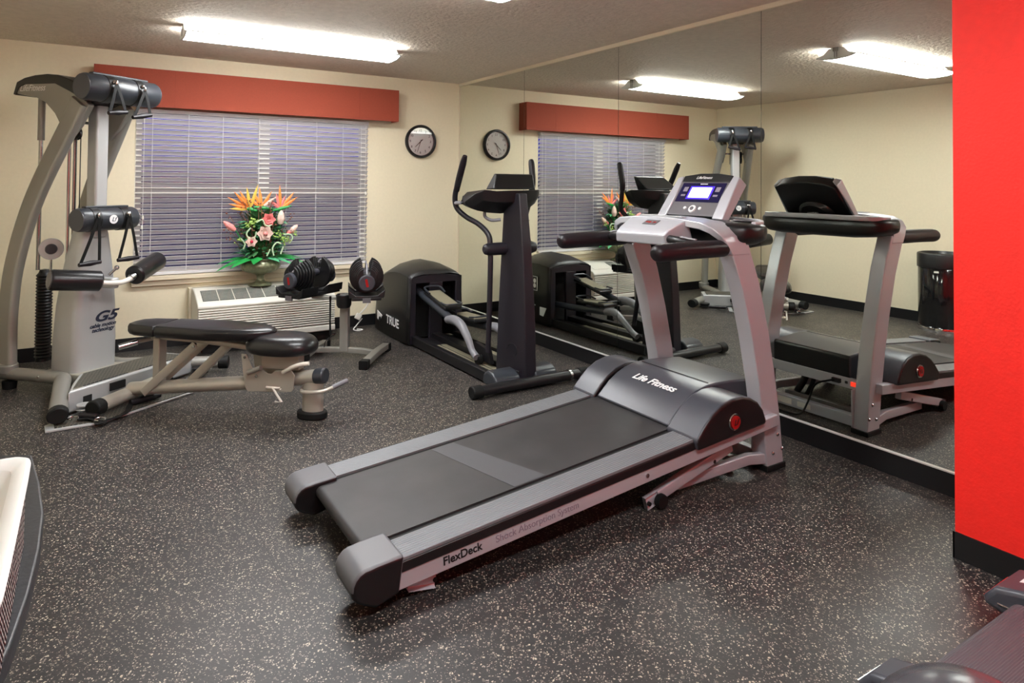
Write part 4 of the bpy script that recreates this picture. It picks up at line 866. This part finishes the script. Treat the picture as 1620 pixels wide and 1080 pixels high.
for s in (-1, 1):
    c, ax = db_place(s); lat = Vector((-ax.y, ax.x, 0)); F = Matrix((ax, lat, Vector((0, 0, 1)))).transposed().to_4x4(); F.translation = (c.x, c.y, 0)
    b = B(); b.box((0, 0, .505), (.46, .22, .025)); b.xform(F); tr = sobj('tray', b, 'black', bev=.006)
    b = B()
    for e in (-1, 1):
        b.prism([(-.13, .513), (.13, .513), (.138, .575), (.08, .530), (-.08, .530), (-.138, .575)], 'x', e * .23, e * .05)
    b.xform(F); sobj('cradle', b, 'black', tr, bev=.004)
    for e, m_ in ((-1, 0), (1, 0)):
        b = B(); b.box((e * .225, 0, .495), (.02, .06, .035)); b.xform(F); sobj('tray_clip', b, 'dispg', tr)
    b = B(); b.sweep([P3(s * .03, -.01, .465), P3(.16 if s > 0 else -.27, 0, .475)], rrect(.05, .03, .006)); sobj('support_arm', b, 'pewter')
# adjustable dumbbells
def dumbbell(label, s):
    c, ax = db_place(s); ang = math.atan2(ax.y, ax.x)
    t = thing('adjustable_dumbbell', label, 'dumbbell', (c.x, c.y, .533), ang, 'adjustable dumbbells on the stand'); t.scale = (1.15, 1.33, 1.33)
    zc = .098
    for e in (-1, 1):
        for k in range(7):
            x = e * (.075 + k * .0165); r_ = .098 - max(0, k - 1) * .0085
            b = B(); n = 28; ring = []
            for q in range(n + 1):
                a = R(90 + 20 + (320) * q / n); ring.append((cos(a) * r_, zc + sin(a) * r_))
            ring += [(.022, zc + .03), (-.022 + .0, zc + .03)][::1] if 0 else [(.020, zc + .02), (-.020, zc + .02)]
            b.prism(ring, 'x', x - .0065, x + .0065); obj('weight_plate', b, 'black', t, bev=.003, ang=60)
        b = B(); b.tube([(e * .18, 0, zc - .028), (e * .198, 0, zc - .028), (e * .203, 0, zc - .028)], [.046, .046, .040], 28); dial = obj('dial', b, 'hood', t)
        b = B(); b.box((e * .2035, 0, zc - .028), (.002, .014, .045), Matrix.Rotation(R(12), 3, 'X')); obj('red_mark', b, 'redlit' if 0 else 'redp', dial)
        b = B(); b.box((e * .13, 0, zc + .035), (.115, .010, .020), Matrix.Rotation(R(e * 32), 3, 'Y')); obj('dial_rib', b, 'dispg', t, bev=.002)
    b = B(); b.tube([(-.068, 0, zc), (-.03, 0, zc), (.03, 0, zc), (.068, 0, zc)], [.020, .022, .022, .020], 18, smooth=3); obj('handle', b, 'hood', t)
    return t
dumbbell('adjustable black dumbbell lying on the left tray, nearer the flowers', -1)
dumbbell('adjustable black dumbbell lying on the right tray, nearer the elliptical', 1)
# black strap hanging from the left tray
q = P3(-.10, .06, 0)
b = B(); b.sweep([(q.x, q.y, .49), (q.x, q.y - .002, .30), (q.x + .004, q.y, .185)], rrect(.018, .010, .003, 2)); b.tube([(q.x + .004, q.y, .19), (q.x + .05, q.y + .01, .19), (q.x - .03, q.y - .01, .15), (q.x - .05, q.y - .02, .10)], .0035, 6, smooth=4)
sobj('hanging_strap', b, 'rubber')

# ================================================================== AIR CONDITIONER UNDER THE WINDOW
AX0, AX1, AZ = -2.560, -1.455, .490
ac = thing('air_conditioner', 'white louvred air conditioner unit below the window', 'air conditioner', (-1.98, 0, 0))
def aobj(n, b, m, p=None, **k): return obj(n, b, m, p or ac, world=True, **k)
aobj('wall_sleeve', B().bx(AX0 - .02, AX1 + .02, -.10, -.007, .09, AZ + .0), 'trim', bev=.004)
b = B(); b.prism([(-.06, .095), (-.06, .490), (-.21, .490), (-.455, .412), (-.480, .392), (-.482, .372), (-.465, .366), (-.455, .150), (-.482, .145), (-.482, .095)], 'x', AX0, AX1); cb = aobj('cabinet', b, 'white_p', bev=.012)
b = B(); n_l = 11
for k in range(n_l):
    z = .158 + k * .0192
    b.prism([(-.458, z), (-.478, z + .001), (-.482, z + .004), (-.480, z + .0105), (-.458, z + .014)], 'x', AX0 + .008, AX1 - .008)
aobj('front_louvres', b, 'white_p', cb)
aobj('louvre_gap_shade', B().bx(AX0 + .012, AX1 - .012, -.459, -.450, .152, .366), 'dark', cb, smooth=False)  # dark panel paints the shade between louvres; cabinet behind is white
sl_ = Vector((-.455, .412)) - Vector((-.21, .490)); ang_ = math.atan2(sl_.y, -sl_.x)
def on_slope(x, t, h):                                 # t along the slope from the back, h above it
    d = sl_.normalized(); n = Vector((-abs(d.y), abs(d.x))); n = Vector((d.y, -d.x)) if (Vector((d.y, -d.x)).y > 0) else Vector((-d.y, d.x))
    p = Vector((-.21, .490)) + d * t + n * h; return (x, p.x, p.y)
def slab(x0, x1, t0, t1, h0, h1, bb): return bb.loft([[on_slope(x0, t0, h0), on_slope(x1, t0, h0), on_slope(x1, t1, h0), on_slope(x0, t1, h0)], [on_slope(x0, t0, h1), on_slope(x1, t0, h1), on_slope(x1, t1, h1), on_slope(x0, t1, h1)]])
aobj('air_outlet', slab(AX0 + .045, -1.80, .03, .225, .0005, .0012, B()), mat('outlet_dark_green_grey', (.05, .06, .05), .6), cb, smooth=False)
b = B()
for k in range(8): t = .045 + k * .0225; slab(AX0 + .05, -1.80, t, t + .004, .001, .0018, b)
for k in range(1, 6): x = AX0 + .05 + k * (-1.80 - AX0 - .05) / 6; slab(x - .003, x + .003, .03, .225, .001, .002, b)
aobj('outlet_grille', b, 'white_p', cb)
slab_b = slab(-1.74, -1.52, .04, .20, .0005, .003, B()); aobj('control_door', slab_b, 'frame', cb, bev=.001)
aobj('gap_block', B().bx(AX0 + .05, AX1 - .02, -.40, -.02, .0, .10), 'dark', ac)  # dark block filling the gap below the cabinet
# white power adapter with cord by the stand
CX = -.06
pa_ = thing('power_cord', 'white plug and cord hanging beside the dumbbell stand', 'power cord', (-1.12, -.14, 0))
b = B(); b.tube([(-1.12, -.14, .14), (-1.06, -.16, .21), (-1.03, -.20, .31), (-1.035, -.28, .42), (-1.06, -.35, .46)], .0045, 8, smooth=5); obj('cord', b, 'cord', pa_, world=True)
b = B(); b.box((-1.13, -.14, .12), (.05, .04, .055), Matrix.Rotation(R(30), 3, 'Y')); obj('plug', b, 'white_p', pa_, world=True, bev=.006)
b = B(); b.tube([(-1.09, -.14, .10), (-1.15, -.15, .04), (-1.19, -.19, .012), (-1.15, -.24, .010), (-1.11, -.21, .010), (-1.15, -.17, .010)], .0055, 8, smooth=5); obj('cord', b, 'cord', pa_, world=True)

# ================================================================== FLOWER ARRANGEMENT
fx, fy, fz = -2.035, -.205, AZ + .001
fl = thing('flower_arrangement', 'bronze ribbed urn full of artificial flowers in front of the blind', 'flower arrangement', (fx, fy, fz)); fl.scale = (1.12, .95, 1.1)
def fobj(n, b, m, p=None, **k): return obj(n, b, m, p or fl, **k)
rp = [(.0001, 0), (.085, 0), (.088, .008), (.070, .018), (.034, .030), (.024, .050), (.026, .075), (.040, .088), (.085, .100), (.128, .120), (.145, .148), (.142, .172), (.122, .190), (.118, .198), (.135, .206), (.136, .212), (.118, .213), (.10, .200), (.0001, .198)]
b = B(); b.lathe(rp, (0, 0, 0), 96, 'z', mod=lambda a, h: 1 + (.045 * abs(sin(9 * a)) - .02 if .095 < h < .185 else (.06 * abs(sin(9 * a)) if .02 < h < .085 else 0))); urn = fobj('urn', b, 'bronze', ang=50)
rnd = random.Random(3)
def petal(b, base, d, l, w_, curl=.15, nseg=5, mi=0, face=None):
    base = Vector(base); d = Vector(d).normalized(); s = d.cross(Vector((0, 0, 1)) if abs(d.z) < .95 else Vector((0, 1, 0))).normalized() if face is None else d.cross(Vector(face)).normalized(); n = s.cross(d)
    L1, L2, C = [], [], []
    rows = []
    for k in range(nseg + 1):
        t = k / nseg; wd = w_ * math.sin(pi * min(.999, max(.02, t ** .8))) * .5 + .0008; p = base + d * l * t + n * (-curl * l * t * t)
        rows.append([p - s * wd, p + n * wd * .35, p + s * wd, p + n * (wd * .35 - .0015)])
    b.loft(rows, mi=mi)
def pt(a, r, z): return Vector((r * cos(R(a)), r * sin(R(a)) * (.75 if sin(R(a)) < 0 else .35), z))
# dark filler foliage
b = B()
for k in range(460):
    th = rnd.uniform(0, 360); z = rnd.uniform(.22, .60); rr = rnd.uniform(.04, .155) * (1 if z < .5 else .85); p = pt(th, rr, z); d = Vector((p.x, p.y, rnd.uniform(-.02, .14) + (z - .3) * .3)); d.y = min(d.y, .03); petal(b, p * .85 + Vector((0, 0, .02)), d, rnd.uniform(.05, .11), rnd.uniform(.018, .038), .3)
fobj('foliage', b, 'moss')
b = B()
for k in range(90):
    th = rnd.uniform(170, 370); z = rnd.uniform(.25, .56); p = pt(th, rnd.uniform(.10, .16), z); d = Vector((p.x, p.y * 1.5, rnd.uniform(.0, .12))); petal(b, p * .9 + Vector((0, 0, .02)), d, rnd.uniform(.05, .09), rnd.uniform(.016, .032), .3)
fobj('foliage', b, 'leaf2')
b = B()
for k in range(60):
    th = rnd.uniform(0, 360); p = pt(th, rnd.uniform(.02, .12), .22); q = pt(th + rnd.uniform(-25, 25), rnd.uniform(.10, .26), rnd.uniform(.38, .66)); b.tube([p, (p + q) / 2 + Vector((0, 0, .03)), q], .0022, 5, smooth=2)
    for j in range(5): c = q + Vector((rnd.uniform(-.02, .02), rnd.uniform(-.02, .02), rnd.uniform(-.03, .02))); b.sphere(c, rnd.uniform(.004, .008), 3)
fobj('rust_sprigs', b, 'twig')
# big leaves at the rim
for a, l, w_, dz, m_ in ((205, .28, .085, -.10, 'leaf'), (228, .24, .09, -.04, 'leaf'), (255, .20, .08, .02, 'leaf'), (180, .24, .07, .02, 'leaf'), (335, .27, .085, -.02, 'leaf'), (318, .22, .07, -.12, 'leaf2'), (0, .24, .08, .08, 'leaf'), (20, .22, .07, .04, 'leaf'), (290, .16, .07, .02, 'leaf2')):
    b = B(); d = Vector((cos(R(a)), sin(R(a)) * .7, dz + .1)); petal(b, pt(a, .08, .215), d, l, w_, .30, 8); fobj('leaf', b, m_)
# birds of paradise
def bird(base, tip, spikes, face):
    base, tip = Vector(base), Vector(tip); b = B(); b.tube([base, (base + tip) / 2, tip], .005, 8, smooth=3); st = fobj('stem', b, 'leaf')
    d = Vector(face).normalized(); b = B(); b.tube([tip - d * .055, tip, tip + d * .09], [.006, .016, .003], 8, smooth=3); fobj('beak', b, 'leaf', st)
    for i, (a, l, m_) in enumerate(spikes):
        b = B(); dd = Vector((cos(R(a)), rnd.uniform(-.25, .25), sin(R(a)))); petal(b, tip + d * .0, dd, l * 1.25, .024, .05, face=(0, -1, 0)); fobj('petal', b, m_, st)
bird((-.02, 0, .22), (-.09, -.04, .60), ((150, .15, 'orange'), (132, .15, 'orange'), (118, .13, 'orange'), (165, .13, 'orange'), (100, .14, 'yellow'), (75, .16, 'yellow'), (178, .12, 'yellow')), (.9, -.2, -.25))
bird((.0, -.01, .22), (-.01, -.06, .61), ((115, .10, 'orange'), (95, .13, 'orange'), (60, .12, 'orange'), (140, .10, 'orange'), (40, .11, 'pale')), (.9, -.2, -.1))
bird((.04, 0, .22), (.13, -.05, .60), ((92, .15, 'orange'), (105, .10, 'coral'), (70, .09, 'coral'), (50, .14, 'orange'), (140, .10, 'coral'), (35, .13, 'orange')), (.9, -.2, .25))
# roses, lilies, proteas
def rose(c, r_, m_, m2=None, n=9):
    c = Vector(c); b = B(); b.tube([Vector((c.x * .3, 0, .22)), c], .004, 6); st = fobj('stem', b, 'leaf')
    b = B()
    for ring, (k, tilt, rr) in enumerate(((6, .9, 1), (5, .55, .75), (4, .25, .5))):
        for j in range(k):
            a = 2 * pi * j / k + ring * .5; d = Vector((cos(a) * tilt, -.75 + .35 * tilt, sin(a) * tilt)); petal(b, c, d, r_ * rr * 1.25, r_ * rr * 1.25, -.35, face=(cos(a), .4, sin(a)))
    bl_ = fobj('bloom', b, m_, st)
    if m2: fobj('throat', B().sphere(c + Vector((0, -r_ * .55, 0)), r_ * .36, 6), m2, bl_)
rose((.03, -.13, .52), .042, 'coral'); rose((.0, -.16, .415), .048, 'pale', 'pink'); rose((-.095, -.15, .355), .034, 'pale', 'crimson')
def bud(c, d, l, w_, m_):
    c = Vector(c); d = Vector(d).normalized(); b = B(); b.tube([Vector((c.x * .3, 0, .22)), c - d * .02, c], .004, 6); st = fobj('stem', b, 'leaf')
    b = B(); b.tube([c - d * .01, c + d * l * .3, c + d * l * .7, c + d * l], [w_ * .3, w_ * .55, w_ * .42, w_ * .08], 10, smooth=4); fobj('bud', b, m_, st)
bud((.125, -.10, .49), (.05, -.05, 1), .10, .055, 'pale'); bud((-.205, -.06, .445), (-.7, 0, .6), .10, .045, 'pink'); bud((.215, -.06, .42), (.7, 0, .7), .07, .04, 'pale')
b = B(); b.tube([(.19, -.07, .40), (.205, -.07, .42)], .016, 8); fobj('calyx', b, 'coral')
# pale curling stems and lime clusters
for P_ in (((-.06, -.14, .50), (-.02, -.15, .52), (.0, -.15, .48), (.03, -.15, .47), (.05, -.15, .48)), ((-.10, -.15, .46), (-.13, -.15, .42), (-.11, -.15, .38), (-.07, -.15, .39), (-.06, -.15, .43)), ((-.15, -.14, .30), (-.14, -.15, .34), (-.17, -.15, .38)), ((.07, -.15, .24), (.06, -.15, .30), (.09, -.15, .34), (.12, -.15, .33)), ((.19, -.13, .33), (.21, -.14, .37), (.19, -.14, .40), (.14, -.14, .40)), ((.12, -.15, .25), (.14, -.15, .31)), ((.02, -.15, .24), (.04, -.16, .29))):
    fobj('curled_stem', B().tube(P_, .006, 8, smooth=5), 'celadon')
for c, r_ in (((-.08, -.13, .50), .035), ((-.12, -.12, .48), .025), ((.14, -.14, .37), .030), ((.10, -.14, .40), .025), ((.18, -.13, .36), .022), ((-.17, -.12, .36), .022), ((.24, -.1, .40), .018)):
    b = B()
    for j in range(16): b.sphere(Vector(c) + Vector((rnd.gauss(0, 1), rnd.gauss(0, .6), rnd.gauss(0, 1))) * r_ * .55, r_ * .26, 4)
    fobj('lime_cluster', b, 'lime')

# ================================================================== TABLE, BASKET, BIN, MACHINE AND BALL AT THE EDGES
tb_ = thing('side_table', 'black bow fronted side table at the left edge carrying the basket', 'table', (-3.68, -4.57, 0))
edge = [(-3.990, -5.34), (-3.44, -5.34), (-3.395, -5.22), (-3.378, -5.12), (-3.366, -4.99), (-3.360, -4.85), (-3.361, -4.70), (-3.376, -4.54), (-3.40, -4.36), (-3.45, -4.33), (-3.60, -4.28), (-3.990, -4.26)]
obj('table_top', B().prism(edge, 'z', .715, .750), 'tabletop', tb_, world=True, bev=.004)
obj('apron', B().prism([(-3.99 + (x + 3.99) * .93, -4.6 + (y + 4.6) * .93) for x, y in edge], 'z', .62, .715), 'tabletop', tb_, world=True)
for x, y in ((-3.52, -5.05), (-3.52, -4.42), (-3.93, -5.05), (-3.93, -4.4)): obj('leg', B().bx(x - .025, x + .025, y - .025, y + .025, 0, .63), 'tabletop', tb_, world=True, bev=.004)
bk = thing('wicker_basket', 'black and white woven basket with a white liner folded over its rim', 'basket', (-3.60, -5.03, .75))
def ring_(x0, x1, y0, y1, z, r_=.03):
    o = []
    for cx, cy, a0 in ((x1 - r_, y1 - r_, 0), (x0 + r_, y1 - r_, 90), (x0 + r_, y0 + r_, 180), (x1 - r_, y0 + r_, 270)):
        for k in range(5): a = R(a0 + 22.5 * k); o.append((cx + r_ * cos(a), cy + r_ * sin(a), z))
    return o
b = B(); b.loft([ring_(-3.77, -3.384, -5.25, -4.80, .752), ring_(-3.79, -3.383, -5.28, -4.80, .845), ring_(-3.80, -3.379, -5.29, -4.785, .885), ring_(-3.785, -3.395, -5.275, -4.80, .885), ring_(-3.76, -3.43, -5.24, -4.84, .765)]); obj('basket_body', b, 'wicker', bk, world=True)
b = B(); b.loft([ring_(-3.803, -3.3775, -5.293, -4.781, .878), ring_(-3.806, -3.3745, -5.296, -4.777, .885), ring_(-3.800, -3.380, -5.29, -4.783, .896), ring_(-3.782, -3.400, -5.27, -4.803, .892), ring_(-3.76, -3.43, -5.25, -4.83, .82), ring_(-3.74, -3.45, -5.23, -4.85, .785)], cap=False); obj('cloth_liner', b, 'liner', bk, world=True, mods=subsurf(1))
tw_ = obj('towel', B().bx(-3.70, -3.49, -5.20, -4.88, .790, .850), 'liner', mods=None, bev=.02); tag(tw_, 'folded white towel lying inside the wicker basket', 'towel')
# waste bin, standing by the left wall (seen in the mirror)
wb = thing('waste_bin', 'round gloss black waste bin with chrome foot ring, seen in the mirror', 'waste bin', (-3.80, -2.97, 0))
obj('body', B().lathe([(.0001, .03), (.195, .03), (.205, .05), (.205, .60), (.198, .61), (.0001, .61)], (0, 0, 0), 48), 'gloss', wb)
obj('lid', B().lathe([(.198, .605), (.213, .61), (.213, .735), (.208, .745), (.185, .752), (.17, .72), (.0001, .715)], (0, 0, 0), 48), 'black', wb)
obj('foot_ring', B().lathe([(.0001, 0), (.212, 0), (.214, .012), (.208, .035), (.0001, .035)], (0, 0, 0), 48), 'chrome', wb)
obj('bin_label', B().box((.206 * cos(R(-12)), .206 * sin(R(-12)), .575), (.004, .04, .018), Matrix.Rotation(R(-12), 3, 'Z')), 'white_p', wb)
# second machine, its rear end showing at the lower right
ex = thing('exercise_machine', 'dark ribbed rear end of an exercise machine cut off at lower right', 'exercise machine', (-1.19, -5.9, 0))
def xobj(n, b, m, p=None, **k): return obj(n, b, m, p or ex, world=True, **k)
b = B(); prf = [(-6.9, .20), (-5.40, .152)] + [(-5.39 + .036 * cos(R(a)), .116 + .036 * sin(R(a))) for a in range(85, -91, -17)] + [(-6.9, .10)]
b.prism(prf, 'x', -1.46, -.94); rbm = mat('ribbed_belt', (.085, .078, .088), .42); rib(rbm, 'Y', 50, .5, .003); xobj('ribbed_belt', b, rbm, ang=60)
for x0, x1, s in ((-.905, -.71, 1), (-1.60, -1.475, -1)):
    b = B(); b.prism([(-6.9, .215), (-5.38, .172), (-5.30, .150), (-5.268, .110), (-5.268, .085), (-5.42, .06), (-6.9, .06)], 'x', x0, x1); cpx = xobj('end_cap', b, 'hood', bev=.016)
    xobj('chrome_strip', B().sweep([(x0 + .01 if s > 0 else x1 - .01, -5.268, .106), (x1 - .01 if s > 0 else x0 + .01, -5.266, .106)], rrect(.006, .006, .002, 1)).sweep([((x0 if s > 0 else x0) - .001, -5.31, .106), (x0 - .001, -6.6, .14)], rrect(.005, .006, .002, 1)), 'chrome', cpx)
b = B(); b.box((-.80, -5.36, .1655), (.05, .045, .001), Matrix.Rotation(R(-12), 3, 'X')); xobj('white_lettering', b, 'white', cpx if 0 else ex)
b = B(); b.bx(-1.60, -.80, -6.9, -5.5, .012, .10); xobj('base', b, 'black', bev=.01)
bal = obj('exercise_ball', B().sphere((-1.822, -5.636, .208), .208, 24), mat('glossy_grey_vinyl', (.06, .06, .068), .25))
tag(bal, 'glossy dark grey exercise ball cut off by the bottom edge', 'ball')
